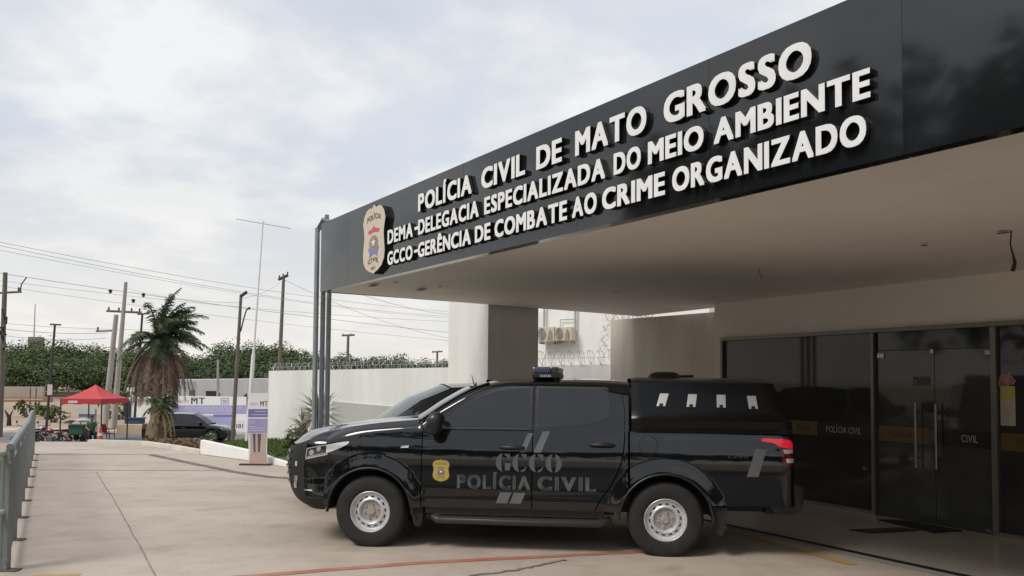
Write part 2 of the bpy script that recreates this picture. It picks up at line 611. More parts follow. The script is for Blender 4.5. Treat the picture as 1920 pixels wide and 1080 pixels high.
mb = MB()
xs = [-900, -400, -200, -120] + list(range(-90, 91, 3)) + [120, 200, 400, 900]
ys = [-900, -300, -80, -30, -10, 0, 10, 18, 20.4] + [20.6 + .75 * i for i in range(13)] + list(range(31, 80, 3)) + [84, 92, 100, 112, 125, 140, 165, 200, 260, 350, 600, 1200]
nx, ny = len(xs), len(ys)
mb.add([(x, y, gz(x, y)) for x in xs for y in ys],
       [(i * ny + j, (i + 1) * ny + j, (i + 1) * ny + j + 1, i * ny + j + 1) for i in range(nx - 1) for j in range(ny - 1)])
struct(mb.build('ground', DIRT, smooth=60))

RB0, RB1 = at_z(20, 1036), at_z(55, 881)               # feet of the left railing
rdir = (RB1 - RB0).normalized()


def rail_x(y):
    t = (y - RB0.y) / rdir.y
    return RB0.x + rdir.x * t


K = [at_z(165, 831), at_z(263, 834), at_z(320, 842), at_z(373, 852), at_z(467, 864), at_z(540, 877)]
far_y = K[0].y
mb = MB()
pts = [(rail_x(-2.5) - .15, -2.5), (14, -2.5), (14, 19.2), (K[5].x + 6, 19.2), (K[5].x + .3, K[5].y), (K[3].x, K[3].y), (K[2].x, K[2].y), (K[1].x, K[1].y),
       (K[0].x, K[0].y), (rail_x(far_y) - .15, far_y)]
mb.prism([(x, y, 0) for x, y in pts], (0, 0, -0.5))
struct(mb.build('forecourt', CONC))
# ramp that drops from the forecourt to the street
mb = MB()
mb.grid(lambda u, v: (lerp(rail_x(far_y) - .15, K[0].x, u) - 4 * v * 0.6, lerp(far_y, 30.0, v),
                      -1.575 * smooth01(v * 1.02)), 4, 12)
struct(mb.build('driveway_ramp', CONC, smooth=60))
# street, verge
mb = MB()
mb.prism([(x, y, .005) for x, y in ((rail_x(4.7), 4.7), (4.5, 4.7), (4.5, -24), (-20, -24), (-20, -2.6), (rail_x(-2.6), -2.6))], (0, 0, -.3))
struct(mb.build('unseen_dark_ground', mat('dark_asphalt', (0.075, 0.073, 0.071), 0.85, var=0.15, scale=1.2)))  # dark ground added out of view, to darken reflections in the pickup side
mb = MB()
mb.grid(lambda u, v: (lerp(-120, 120, u), lerp(30.0, 45.5, v), gz(0, 36) + .03), 30, 4)
struct(mb.build('street', ASPHALT))
mb = MB()
mb.box(-120, 120, 45.5, 45.8, -1.8, gz(0, 45) + .17)
struct(mb.build('street_kerb', KERB))
mb = MB()
mb.box(-120, 120, 45.8, 48.2, -1.8, gz(0, 46) + .13)
struct(mb.build('pavement', PAVE))

# joints, lines and stains laid on the concrete
def strip(pts, w, z):
    """flat ribbon along ground points; w may change along it"""
    mb = MB()
    vs, fs = [], []
    for i, p in enumerate(pts):
        d = (pts[min(i + 1, len(pts) - 1)] - pts[max(i - 1, 0)]).normalized()
        n = Vector((-d.y, d.x, 0))
        ww = w[i] if isinstance(w, (list, tuple)) else w
        vs += [(p.x + n.x * ww / 2, p.y + n.y * ww / 2, z), (p.x - n.x * ww / 2, p.y - n.y * ww / 2, z)]
    for i in range(len(pts) - 1):
        fs.append((2 * i, 2 * i + 1, 2 * i + 3, 2 * i + 2))
    return mb.add(vs, fs)


def wob(pts, a, seed, n=24):
    r = random.Random(seed)
    out = []
    for i in range(n + 1):
        t = i / n * (len(pts) - 1)
        k = min(int(t), len(pts) - 2)
        p = pts[k].lerp(pts[k + 1], t - k)
        out.append(p + Vector((r.uniform(-a, a), r.uniform(-a, a), 0)))
    return out


jd = [((62, 881), (420, 883)), ((66, 852), (290, 852))]
mbj = strip(wob([at_z(*jd[0][0]), at_z(*jd[0][1])], .01, 1), .05, .004)
m2 = strip(wob([at_z(*jd[1][0]), at_z(*jd[1][1])], .01, 2), .05, .004)
mbj.add(m2.v, m2.f)
m2 = strip(wob([at_z(180, 884), at_z(212, 935), at_z(250, 1003), at_z(292, 1082), at_z(330, 1150)], .006, 3), .015, .004)
mbj.add(m2.v, m2.f)
m2 = strip(wob([at_z(880, 1080), at_z(960, 1071), at_z(1020, 1058), at_z(1062, 1049)], .02, 4), [.02 + .03 * abs(math.sin(i * 1.7)) for i in range(25)], .008)
mbj.add(m2.v, m2.f)
struct(mbj.build('paving_joints', JOINT))
DR = [at_z(283, 853), at_z(330, 863), at_z(400, 877), at_z(450, 887), at_z(500, 894), at_z(545, 897), at_z(620, 899)]
struct(strip(wob(DR, .015, 5, 30), .16, .006).build('drain_channel', DRAIN))
struct(strip(wob([at_z(300, 1100), at_z(440, 1083), at_z(780, 1056), at_z(1040, 1043), at_z(1200, 1035), at_z(1330, 1026)], .008, 6, 40), .11, .004).build('painted_red_line', LINE_R))
mb = strip(wob([at_z(1330, 988), at_z(1440, 1016), at_z(1600, 1059)], .006, 7), .12, .004)
m2 = strip(wob([at_z(60, 1080), at_z(150, 1078)], .004, 9, 6), .09, .004); mb.add(m2.v, m2.f)
struct(mb.build('painted_yellow_line', LINE_Y))

# kerb and low planter wall
mb = MB()
for i in range(3):
    a, b = K[i], K[i + 1]
    d = (b - a).normalized(); n = Vector((-d.y, d.x, 0)) * -1
    n = n if n.y > 0 else -n
    mb.prism([a + d * -.02, b + d * .02, b + d * .02 + n * .16, a + d * -.02 + n * .16], (0, 0, .09))
struct(mb.build('white_kerb', KERB))
mb = MB()
base = [at_z(375, 852), at_z(467, 864), at_z(543, 877)]
hts = []
for p, (px, py) in zip(base, ((375, 825), (467, 845), (543, 869))):
    q = at_y(px, py, p.y); hts.append(q.z)
vs = []
for p, h in zip(base, hts):
    n = Vector((.25, .96, 0)) * .15
    vs += [p, Vector((p.x, p.y, h)), Vector((p.x, p.y, h)) + n, p + n]
fs = []
for i in range(2):
    for k in range(4):
        fs.append((i * 4 + k, i * 4 + (k + 1) % 4, (i + 1) * 4 + (k + 1) % 4, (i + 1) * 4 + k))
fs += [(0, 1, 2, 3), (8, 9, 10, 11)]
mb.add(vs, fs)
tag(mb.build('low_wall', mat('white_low_wall', (0.80, 0.79, 0.77), 0.8, var=0.04, scale=3), clean=True, bevel=.012),
    'low white wedge of wall holding up the small lawn', 'wall')

# lawn between the low wall and the boundary wall
BW0, BW1 = at_y(503, 822, 20.0), at_y(1150, 800, 16.5)
lawn = [base[0] + Vector((.05, .15, 0)), base[1] + Vector((0, .15, 0)), base[2] + Vector((0, .15, 0)), Vector((-2.0, 15.6, 0)), Vector((-1.6, 18.6, 0)),
        Vector((BW0.x + .1, BW0.y - .05, 0)), Vector((BW0.x - .6, 20.3, 0)), Vector((base[0].x + .3, 20.3, 0))]
LZ = lambda x, y: 0.12 + 0.06 * max(0, min(1, (y - 15.5) / 4))
mb = MB()
mb.prism([(p.x, p.y, .16) for p in lawn], (0, 0, -.3))
struct(mb.build('lawn', GRASS))


def tri_in(poly, x, y):
    c = False
    j = len(poly) - 1
    for i in range(len(poly)):
        a, b = poly[i], poly[j]
        if (a[1] > y) != (b[1] > y) and x < (b[0] - a[0]) * (y - a[1]) / (b[1] - a[1]) + a[0]:
            c = not c
        j = i
    return c


def blades(mb, poly, z, n, h, r):
    x0, x1 = min(p[0] for p in poly), max(p[0] for p in poly)
    y0, y1 = min(p[1] for p in poly), max(p[1] for p in poly)
    k = 0
    while k < n:
        x, y = r.uniform(x0, x1), r.uniform(y0, y1)
        if not tri_in(poly, x, y):
            continue
        k += 1
        a = r.uniform(0, 2 * PI); hh = h * r.uniform(.5, 1.2); w = .012
        dx_, dy_ = math.cos(a), math.sin(a); lx, ly = r.uniform(-.03, .03), r.uniform(-.03, .03)
        mb.add([(x - dx_ * w, y - dy_ * w, z), (x + dx_ * w, y + dy_ * w, z), (x + lx, y + ly, z + hh)], [(0, 1, 2)])


gb = MB()
blades(gb, [(p.x, p.y) for p in lawn], .16, 9000, .07, rnd)
struct(gb.build('grass', GRASS), 'stuff')
# lawn left of the railing, in a lighter, yellower green
mb = MB()
lp = [(rail_x(4) - .2, 4), (rail_x(17) - .25, 17), (-30, 17), (-30, 4)]
mb.prism([(x, y, -.04) for x, y in lp], (0, 0, -.3))
struct(mb.build('lawn', mat('yellow_green_lawn', (0.17, 0.19, 0.04), 0.9, c2=(0.09, 0.115, 0.025), scale=1.0)))
gb = MB()
blades(gb, [(rail_x(6) - .25, 6), (rail_x(17) - .25, 17), (rail_x(17) - 3.2, 17), (rail_x(6) - 2.5, 6)], -.04, 7000, .09, rnd)
struct(gb.build('grass', mat('yellow_green_lawn', (0.17, 0.19, 0.04))), 'stuff')

# ================================================================== STATION BUILDING
FA, FB = at_z(1508.8, 942.4), at_z(1920, 1013.4)
fe = (FB - FA).normalized()                       # along the front, towards the camera
fm_ = Vector((-abs(fe.y), -abs(fe.x), 0)).normalized()   # out of the wall
FZ = at_pl(1354.4, 632, FA, FB)
A0 = Vector((FZ.x, FZ.y, 0))


def fs_z(px, py):
    p = at_pl(px, py, FA, FB)
    return (Vector((p.x, p.y, 0)) - A0).dot(fe), p.z


def FP(s, z, out=0.0):
    p = A0 + fe * s + fm_ * out
    return Vector((p.x, p.y, z))


def fbox(mb, s0, s1, z0, z1, o0, o1):
    mb.prism([FP(s0, z0, o0), FP(s1, z0, o0), FP(s1, z1, o0), FP(s0, z1, o0)], fm_ * (o1 - o0))


bld = thing('station_building', 'police station with dark canopy fascia over a white front and black glass doors', 'building', (A0.x, A0.y, 0))
s_corner = fs_z(1340, 800)[0]
HEAD = 2.44
s_m1 = fs_z(1641, 800)[0]
s_m2a, s_m2b = fs_z(1863.5, 800)[0], fs_z(1874, 800)[0]
s_end = s_m2b + 3.2
mb = MB()
fbox(mb, s_corner, s_end + 6, HEAD, 4.0, -.25, 0)
fbox(mb, s_corner, 0, 0, HEAD, -.25, 0)
fbox(mb, s_end, s_end + 6, 0, HEAD, -.25, 0)
wbuild(mb, 'front_wall', mat('cream_front_wall', (0.80, 0.76, 0.70), 0.8, var=0.05, scale=1.0), bld, clean=True)  # even cream paint of the front wall
mb = MB()
fbox(mb, s_corner, s_corner + .25, 0, 4.0, -9, -.253)
wbuild(mb, 'side_wall', WHITE, bld, clean=True)
# dim room behind the glass
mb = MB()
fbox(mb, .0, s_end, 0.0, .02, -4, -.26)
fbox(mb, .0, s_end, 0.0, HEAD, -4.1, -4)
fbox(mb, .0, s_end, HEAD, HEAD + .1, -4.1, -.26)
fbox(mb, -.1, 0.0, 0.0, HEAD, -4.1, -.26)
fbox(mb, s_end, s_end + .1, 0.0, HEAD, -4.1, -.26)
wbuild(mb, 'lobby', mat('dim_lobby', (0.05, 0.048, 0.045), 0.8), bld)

# canopy
f1 = at_y(600.3, 546, 12.0)
SZ = f1.z
f2 = at_z(1920, 232.6, SZ)
fd = (f2 - f1).normalized()
fn = Vector((fd.y, -fd.x, 0)).normalized()
if fn.x > 0:
    fn = -fn
f_near = f1 + fd * ((f1.y + 4.0) / -fd.y)
FTOP = 4.135
Cc, Dd = at_z(1196, 593, 3.0), at_z(1339, 577, 3.0)
wn = FP(s_end + 6, 3.0, -.2)
wc = FP(s_corner, 3.0, -.2)
inner = -fn * .10
mb = MB()
P = [f1 + inner, f_near + inner, wn, wc, Dd, Cc]
lo = [Vector(p) for p in P]
hi = [Vector((p.x, p.y, 4.0)) for p in P]
mb.add(lo + hi, [(0, 1, 2, 3), (0, 3, 4, 5), (6, 9, 8, 7), (6, 11, 10, 9)] + [(i, (i + 1) % 6, 6 + (i + 1) % 6, 6 + i) for i in range(6)])
can = wbuild(mb, 'canopy_slab', SOFFIT, bld)
# fascia panels, with the joints left open between them
seams = [at_pl(px, 400, f1, f2) for px in (600, 655, 868, 1082, 1330, 1695)]
ss = [(p - f1).dot(fd) for p in seams]
ss = [0.0, ss[1], ss[2], ss[3], ss[4], ss[5], ss[5] + 1.25, ss[5] + 2.5, (f_near - f1).dot(fd)]
mb = MB()
for a, b in zip(ss[:-1], ss[1:]):
    p0, p1 = f1 + fd * (a + .0015), f1 + fd * (b - .0015)
    bow = .012
    mb.grid(lambda u, v, p0=p0, p1=p1: Vector((*(p0.lerp(p1, u) + fn * bow * math.sin(PI * u) * math.sin(PI * v)).xy, lerp(SZ - .012, FTOP, v))), 6, 6)
    mb.add([(*p0.xy, SZ - .012), (*p1.xy, SZ - .012), (*(p1 + inner).xy, SZ - .012), (*(p0 + inner).xy, SZ - .012)], [(0, 1, 2, 3)])
    mb.add([(*p0.xy, FTOP), (*p1.xy, FTOP), (*(p1 + inner).xy, FTOP), (*(p0 + inner).xy, FTOP)], [(0, 1, 2, 3)])
e2 = (Cc - f1).normalized()
wbuild(mb, 'fascia', FASCIA, can, smooth=40).location = Vector((0, 0, 0))
mb = MB()   # end return of the fascia and dark joint backing
mb.prism([f1 + Vector((0, 0, -.012)) + inner, Cc + Vector((0, 0, .02)), Vector((*Cc.xy, FTOP)), Vector((*(f1 + inner).xy, FTOP))], (-e2.y * .02, e2.x * .02, 0))
wbuild(mb, 'end_fascia', FASCIA, can).location = Vector((0, 0, 0))
for a in ss[1:-1]:
    mb = MB()
    p = f1 + fd * a
    mb.prism([p + fd * -.04 - fn * .004, p + fd * .04 - fn * .004, p + fd * .04 - fn * .02, p + fd * -.04 - fn * .02], (0, 0, FTOP - SZ - .004))
    wbuild(mb, 'panel_joint', SEAM, can).location = Vector((0, 0, 0))
# stains, holes and fittings of the soffit


def soffit_pt(px, py):
    # soffit runs from SZ at the fascia to 3.0 at the wall
    p = at_z(px, py, 3.05)
    for _ in range(4):
        dist = (p - f1).dot(-fn)
        w_ = max(0.1, (wn - f_near).dot(-fn))
        z = lerp(SZ, 3.0, min(1, max(0, dist / 5.0)))
        p = at_z(px, py, z)
    return p


for (x, y, a, b) in ((700, 533, .30, .04), (742, 527, .10, .03), (790, 541, .28, .05), (826, 535, .12, .03), (1733, 456, .05, .04), (1880, 432, .10, .04), (1340, 514, .04, .03), (1155, 546, .05, .05)):
    p = soffit_pt(x, y) + Vector((0, 0, -.022))
    mb = MB()
    n = 12
    mb.add([p + fd * (a * .5 * math.cos(2 * PI * i / n) * (1 + .3 * math.sin(3 * i))) + fn * (b * math.sin(2 * PI * i / n)) for i in range(n)], [tuple(range(n))])
    wbuild(mb, 'soffit_stain', mat('peeled_soffit', (0.12, 0.09, 0.07), 0.9), can).location = Vector((0, 0, 0))
for k, (x, y0, y1) in enumerate(((1425, 503, 523), (1897, 432, 508))):
    p = soffit_pt(x, y0)
    q = at_y(x + 2, y1, p.y)
    mb = MB()
    pts = [p + Vector((0, 0, .03)), p.lerp(q, .35) + Vector((-.015, 0, 0)), p.lerp(q, .6) + Vector((.012, .01, 0)), p.lerp(q, .8) + Vector((.02, 0, 0)), q]
    mb.tube(pts, [.006, .006, .008, .014, .018] if k else [.004] * 5, 6)
    tag(mb.build('hanging_wire', CABLE, smooth=60), ('short bare wire hanging from the soffit above the pickup roof', 'knotted black wire hanging from the soffit near the glass door')[k], 'wire')

# aluminium frames
mb = MB()
fbox(mb, .0, s_end, HEAD - .055, HEAD, .004, .06)
fbox(mb, .0, .05, 0, HEAD - .057, .004, .055)
fbox(mb, s_m1 - .022, s_m1 + .022, 0, HEAD - .057, .004, .058)
fbox(mb, s_m2a, s_m2b, 0, HEAD - .057, .004, .058)
fbox(mb, .052, s_m1 - .024, .0, .05, .004, .05)
fbox(mb, s_m2b + .002, s_end, .0, .05, .004, .05)
wbuild(mb, 'window_frame', FRAME, bld, bevel=.003)
zt = fs_z(1700, 657)[1]
mid = fs_z(1754, 800)[0]


def pane(name, m, s0, s1, z0, z1, o=-.005):
    mb = MB()
    fbox(mb, s0, s1, z0, z1, o, o + .01)
    return wbuild(mb, name, m, bld)


g1 = pane('window', GLASS, .05, s_m1 - .022, .05, HEAD - .055)
g3 = pane('window', GLASS, s_m2b, s_end, .05, HEAD - .055)
tr_ = pane('transom', GLASS_B, s_m1 + .022, s_m2a, zt + .006, HEAD - .055)
d1 = pane('door', GLASS_D, s_m1 + .026, mid - .004, .015, zt)
d2 = pane('door', GLASS_D, mid + .004, s_m2a - .004, .015, zt)


def sub(mb, name, m, parent, **k):
    o = mb.build(name, m, parent, **k)
    o.location = Vector((0, 0, 0))
    return o


def fquad(px0, py0, px1, py1, o):
    s0, za = fs_z(px0, py0); s1, zb = fs_z(px1, py1)
    return s0, s1, min(za, zb), max(za, zb)


def film(parent, name, m, px0, px1, z0, z1, o=.0075):
    mb = MB()
    s0, s1 = fs_z(px0, 800)[0], fs_z(px1, 800)[0]
    mb.add([FP(s0, z0, o), FP(s1, z0, o), FP(s1, z1, o), FP(s0, z1, o)], [(0, 1, 2, 3)])
    return sub(mb, name, m, parent)


def ftext(parent, text, px0, px1, z0, z1, m, o=.0100, weight=.012):
    s0, s1 = fs_z(px0, 800)[0], fs_z(px1, 800)[0]
    mb = MB()
    flat_text(mb, text, lambda u, v: FP(lerp(s0, s1, u), lerp(z0, z1, v), o), weight, gap=.13)
    return sub(mb, 'lettering', m, parent)


zb0, zb1 = fs_z(1690, 829)[1], fs_z(1690, 800)[1]
film(g1, 'black_band', FILM_K, 1534, 1638, zb0, zb1, .0072)
film(g1, 'amber_band', FILM_Y, 1440, 1533, zb0, zb1)
film(d1, 'amber_band', FILM_Y, 1648, 1742, zb0, zb1)
film(d2, 'black_band', FILM_K, 1766, 1861, zb0, zb1)
film(g3, 'amber_band', FILM_Y, 1877, 1960, zb0, zb1)
zc0, zc1 = lerp(zb0, zb1, .30), lerp(zb0, zb1, .74)
ftext(g1, 'POLÍCIA CIVIL', 1550, 1616, zc0, zc1, FILM_W)
ftext(d2, 'CIVIL', 1803, 1834, zc0, zc1, FILM_W)
ftext(g1, 'POLÍCIA', 1494, 1521, zc0, zc1, FILM_D)
ftext(d1, 'POLÍCIA', 1668, 1712, zc0, zc1, FILM_D)
ftext(g3, 'POLÍCIA', 1906, 1946, zc0, zc1, FILM_D)
# door furniture
for d_, px, yt, yb in ((d1, 1723, 755, 876), (d2, 1761, 757, 880)):
    s, z1 = fs_z(px, yt); z0 = fs_z(px, yb)[1]
    mb = MB()
    mb.tube([FP(s, z0, .075), FP(s, z1, .075)], .014, 10)
    for zz in (z0 + .12, z1 - .12):
        mb.tube([FP(s, zz, .006), FP(s, zz, .064)], .009, 8)
    sub(mb, 'handle', BRUSHED, d_, smooth=50)
for d_, px0, px1, y0, y1 in ((d1, 1646, 1659, 663, 671), (d2, 1848, 1862, 657, 665), (d2, 1850, 1862, 991, 999), (d1, 1745, 1752, 655, 663)):
    s0, z1 = fs_z(px0, y0); s1, z0 = fs_z(px1, y1)
    mb = MB(); fbox(mb, s0, s1, z0, z1, .007, .02)
    sub(mb, 'patch_fitting', BRUSHED, d_, bevel=.002)
s0, z1 = fs_z(1746, 806); s1, z0 = fs_z(1757, 832)
mb = MB(); fbox(mb, s0, s1, z0, z1, .009, .03)
sub(mb, 'lock', mat('dull_lock', (.10, .10, .10), .4, metal=.7), d1, bevel=.002)
s0, z1 = fs_z(1713, 706); s1, z0 = fs_z(1745, 723)
mb = MB(); fbox(mb, s0, s1, z0, z1, .0072, .010)
o = sub(mb, 'door_sign', mat('dark_sign', (0.03, 0.028, 0.022), .4), d1)
mb = MB()
for a, b in ((.08, .2), (.80, .92)):
    mb.add([FP(lerp(s0, s1, .35), lerp(z0, z1, a), .0105), FP(lerp(s0, s1, .97), lerp(z0, z1, a), .0105), FP(lerp(s0, s1, .97), lerp(z0, z1, b), .0105), FP(lerp(s0, s1, .35), lerp(z0, z1, b), .0105)], [(0, 1, 2, 3)])
mb.add([FP(lerp(s0, s1, .6 + .1 * math.cos(i)), lerp(z0, z1, .5 + .12 * math.sin(i)), .0105) for i in range(6)], [tuple(range(6))])
mb.add([FP(lerp(s0, s1, .13 + .1 * math.cos(i * .785)), lerp(z0, z1, .5 + .3 * math.sin(i * .785)), .0105) for i in range(8)], [tuple(range(8))])
sub(mb, 'lettering', mat('dull_gold_print', (.14, .11, .06), .5), d1)
# poster on the right pane
s0, z1 = fs_z(1876, 724); s1, z0 = fs_z(1905, 799)
pst = thing('poster', 'paper notice with a yellow heading taped to the right glass pane', 'poster', FP(s0, z0, .006))
mb = MB(); fbox(mb, s0, s1, z0, z1, .0062, .0075)
wbuild(mb, 'sheet', POSTER_W, pst)
mb = MB()
mb.add([FP(s0, lerp(z0, z1, .66), .0085), FP(lerp(s0, s1, .75), lerp(z0, z1, .62), .0085), FP(s1, lerp(z0, z1, .72), .0085), FP(s1, z1, .0085), FP(s0, z1, .0085)], [(0, 1, 2, 3, 4)])
wbuild(mb, 'heading', POSTER_Y, pst)
mb = MB()
for i in range(9):
    zz = lerp(z0, z1, .08 + .055 * i)
    mb.add([FP(lerp(s0, s1, .1), zz, .0085), FP(lerp(s0, s1, .55 + .35 * rnd.random()), zz, .0085), FP(lerp(s0, s1, .55 + .3 * rnd.random()), zz + .008, .0085), FP(lerp(s0, s1, .1), zz + .008, .0085)], [(0, 1, 2, 3)])
wbuild(mb, 'small_print', mat('pale_print', (.30, .27, .23), .6), pst)
sA, zA = fs_z(1875, 699); sB, zB = fs_z(1904, 724)
mb = MB()
for k in range(7):
    a = k / 7
    cx_, cz_ = lerp(sA, sB, .15 + .7 * ((k * 3) % 7) / 7), lerp(zB, zA, .2 + .6 * a)
    mb.add([FP(cx_ + .05 * math.cos(i * PI / 3), cz_ + .05 * math.sin(i * PI / 3), .0080 + k * .0004) for i in range(6)], [tuple(range(6))])
tag(mb.build('wall_sticker', POSTER_P), 'magenta floral sticker on the glass above the paper notice', 'sticker')

# porch floor with its dark threshold channel
q0, q1 = at_z(1500, 1014.5), at_z(1800, 1079)
pd = (q1 - q0).normalized()
mb = MB()
pa, pb = q0 - pd * 2.6, q0 + pd * 9
mb.prism([Vector((*pa.xy, .008)), Vector((*pb.xy, .008)), Vector((*FP(s_end + 6, 0).xy, .008)), Vector((*FP(s_corner, 0).xy, .008))], (0, 0, -.1))
struct(mb.build('porch_floor', TILE))
struct(strip([pa, pb], .075, .012).build('threshold_channel', mat('dark_channel', (.008, .008, .008), .7)))
off = Vector((pd.y, -pd.x, 0))
off = off if off.x < 0 else -off
struct(strip([pa + off * .10, pb + off * .10], .12, .004).build('threshold_strip', mat('grey_threshold', (.33, .32, .31), .6)))
mb = MB()
mm = [at_z(1600, 994), at_z(1640, 998), at_z(1712, 994), at_z(1702, 990)]
mb.prism([Vector((p.x, p.y, .010)) for p in (at_z(1592, 996), at_z(1636, 1002), at_z(1722, 997), at_z(1690, 992))], (0, 0, .012))
tag(mb.build('doormat', MATR), 'thin maroon mat lying on the porch tiles', 'mat')
mb = MB()
mb.prism([Vector((p.x, p.y, .010)) for p in (at_z(1646, 977), at_z(1700, 979.5), at_z(1805, 998), at_z(1752, 1001.5))], (0, 0, .016))
tag(mb.build('doormat', MATT), 'black ribbed mat at the foot of the glass doors', 'mat')

# ------------------------------------------------------------------ pillar
near_c = at_y(915, 640, 13.64)
en = (Cc - f1); en.z = 0; en.normalize()
pr = at_pl(1009, 640, near_c, near_c + en)
pl_dir = Vector((-math.sin(R(31)), math.cos(R(31)), 0))
pf = at_pl(841, 640, near_c, near_c + pl_dir)
c0 = Vector((near_c.x, near_c.y, 0)); c1 = Vector((pr.x, pr.y, 0)); c2 = c1 + (pf - near_c); c2.z = 0; c3 = Vector((pf.x, pf.y, 0))
mb = MB()
mb.prism([c0, c1, c2, c3], (0, 0, 4.6))
tag(mb.build('pillar', WHITE, clean=True), 'wide white masonry pillar at the far end of the canopy', 'pillar')

# ------------------------------------------------------------------ boundary walls
def wall_seg(a, b, za, zb, z0, th):
    d = (b - a); d.z = 0; d.normalize()
    n = Vector((-d.y, d.x, 0)) * th
    A = Vector((*a.xy, z0)); B = Vector((*b.xy, z0))
    A1 = Vector((*a.xy, za)); B1 = Vector((*b.xy, zb))
    vs = [A, B, B1, A1, A + n, B + n, B1 + n, A1 + n]
    return vs, [(0, 1, 2, 3), (7, 6, 5, 4), (0, 4, 5, 1), (3, 2, 6, 7), (1, 5, 6, 2), (0, 3, 7, 4)]


w0, w1 = at_y(504, 695.5, 20.0), at_y(1165, 682.5, 16.5)
bw = thing('boundary_wall', 'long white boundary wall with a grey painted foot behind the vehicles', 'wall', (w0.x, w0.y, 0))
mb = MB(); mb.add(*wall_seg(w0, w1, w0.z, w1.z, -.3, .18))
wbuild(mb, 'wall_face', WHITE_OLD, bw, clean=True)
ga = at_pl(560, 745, w0, w1); gbp = at_pl(770, 765, w0, w1); gc = at_pl(624, 752.5, w0, w1)
dn = (w1 - w0); dn.z = 0; dn.normalize(); nn = Vector((dn.y, -dn.x, 0))
nn = nn if nn.y < 0 else -nn
mb = MB()
mb.prism([Vector((*(gc + nn * .004).xy, -.2)), Vector((*(gbp + nn * .004).xy, -.2)), gbp + nn * .004, gc + nn * .004], nn * .03)
wbuild(mb, 'painted_foot', GREYB, bw, clean=True)
# return wall beside the station
r0, r1 = at_z(1145, 600.5, 2.95), at_z(1341, 585, 2.95)
mb = MB(); mb.add(*wall_seg(r1, r0, 2.95, 2.95, -.05, -.18))
tag(mb.build('return_wall', mat('stained_cream_wall', (0.66, 0.61, 0.54), 0.85, c2=(0.50, 0.45, 0.39), scale=1.1, stretch=(1.5, 1.5, .3)), clean=True), 'tall stained wall joining the station corner under the canopy', 'wall')


def coil(a, b, r, pitch, label, seed):
    rr = random.Random(seed)
    d = b - a; Lr = d.length; d = d.normalized()
    up = Vector((0, 0, 1)); s_ = d.cross(up).normalized()
    n = int(Lr / pitch); k = 12
    pts = []
    for i in range(n * k + 1):
        an = 2 * PI * i / k
        j = 1 + .12 * math.sin(i * .37) + rr.uniform(-.06, .06)
        pts.append(a + d * (i / (n * k) * Lr + .10 * math.sin(an * .5)) + (up * (math.sin(an) * j + .95) + s_ * math.cos(an) * j) * r)
    mb = MB(); mb.tube(pts, .0055, 3)
    # barbs
    for i in range(0, len(pts), 2):
        p = pts[i]
        q = Vector((rr.uniform(-1, 1), rr.uniform(-1, 1), rr.uniform(-1, 1))).normalized() * .028
        mb.add([p - q, p + q, p + Vector((.004, 0, .012))], [(0, 1, 2)])
    mb.tube([a + up * r * .95, b + up * r * .95], .004, 4)
    return tag(mb.build('razor_wire', WIRE_M), label, 'razor wire')


cz = Vector((0, .08, .0))
coil(w0 + cz, w0.lerp(w1, .63) + cz, .10, .085, 'long coil of razor wire along the boundary wall left of the pillar', 1)
coil(w0.lerp(w1, .72) + cz, w1 + cz, .16, .11, 'coil of razor wire under the outdoor air units', 2)
coil(r1.lerp(r0, .55) + Vector((.03, .09, 0)), r0 + Vector((.03, .09, 0)), .12, .10, 'coil of razor wire on top of the tall return wall', 3)
mb = MB()
rr = random.Random(4); pts = []
for i in range(90):
    an = 2 * PI * i / 12
    p = at_y(1143, 600, r0.y + .3).lerp(at_y(1128, 655, r0.y + .3), i / 89)
    pts.append(p + Vector((math.cos(an) * rr.uniform(.03, .12), math.sin(an) * .06, math.sin(an * 1.3) * rr.uniform(.03, .12))))
mb.tube(pts, .0035, 3)
tag(mb.build('razor_wire', WIRE_M), 'loose razor wire dropping down the end of the tall wall', 'razor wire')

# ------------------------------------------------------------------ neighbour with air units
na, nb = at_y(1024, 640, 21.0), at_y(1330, 640, 19.0)
nbld = thing('neighbouring_house', 'plain white house beyond the wall carrying the air units', 'building', (na.x, na.y, -.1))
mb = MB(); mb.add(*wall_seg(na, nb, 5.2, 5.2, -.1, 4.0))
wbuild(mb, 'wall', WHITE, nbld, clean=True)
n2 = at_y(985, 640, 23.0)
mb = MB(); zl = at_y(1010, 589.5, 22.5).z
mb.add(*wall_seg(n2, na + Vector((-.01, .4, 0)), zl, zl, -.1, 3.0))
wbuild(mb, 'low_wing', WHITE, nbld, clean=True)
ev = at_y(1031, 583, 20.8)
mb = MB(); mb.prism([na + Vector((-.15, -.25, 0)), nb + Vector((0, -.25, 0)), nb + Vector((0, 4, 0)), na + Vector((-.15, 4, 0))], (0, 0, .12))
for i in range(len(mb.v)):
    mb.v[i] = (mb.v[i][0], mb.v[i][1], 5.2 + (.12 if i >= 4 else 0))
wbuild(mb, 'roof', mat('grey_roof', (.3, .3, .29), .7), nbld)
for px in (1025, 1083):
    mb = MB(); p = at_pl(px, 575, na, nb) + Vector((-.05, -.08, 0)); q = at_pl(px - 2, 616, na, nb) + Vector((-.05, -.08, 0))
    mb.tube([p + Vector((0, 0, 1.2)), q], .03, 8)
    wbuild(mb, 'downpipe', mat('grey_pipe', (.42, .40, .38), .5), nbld, smooth=50)
mb = MB(); a = at_pl(1053, 600, na, nb); b = at_pl(1080, 599, na, nb)
mb.tube([a + Vector((-.04, -.06, -.35)), a + Vector((-.04, -.06, 0)), b + Vector((-.04, -.06, 0))], .014, 6)
wbuild(mb, 'conduit', GALV, nbld)
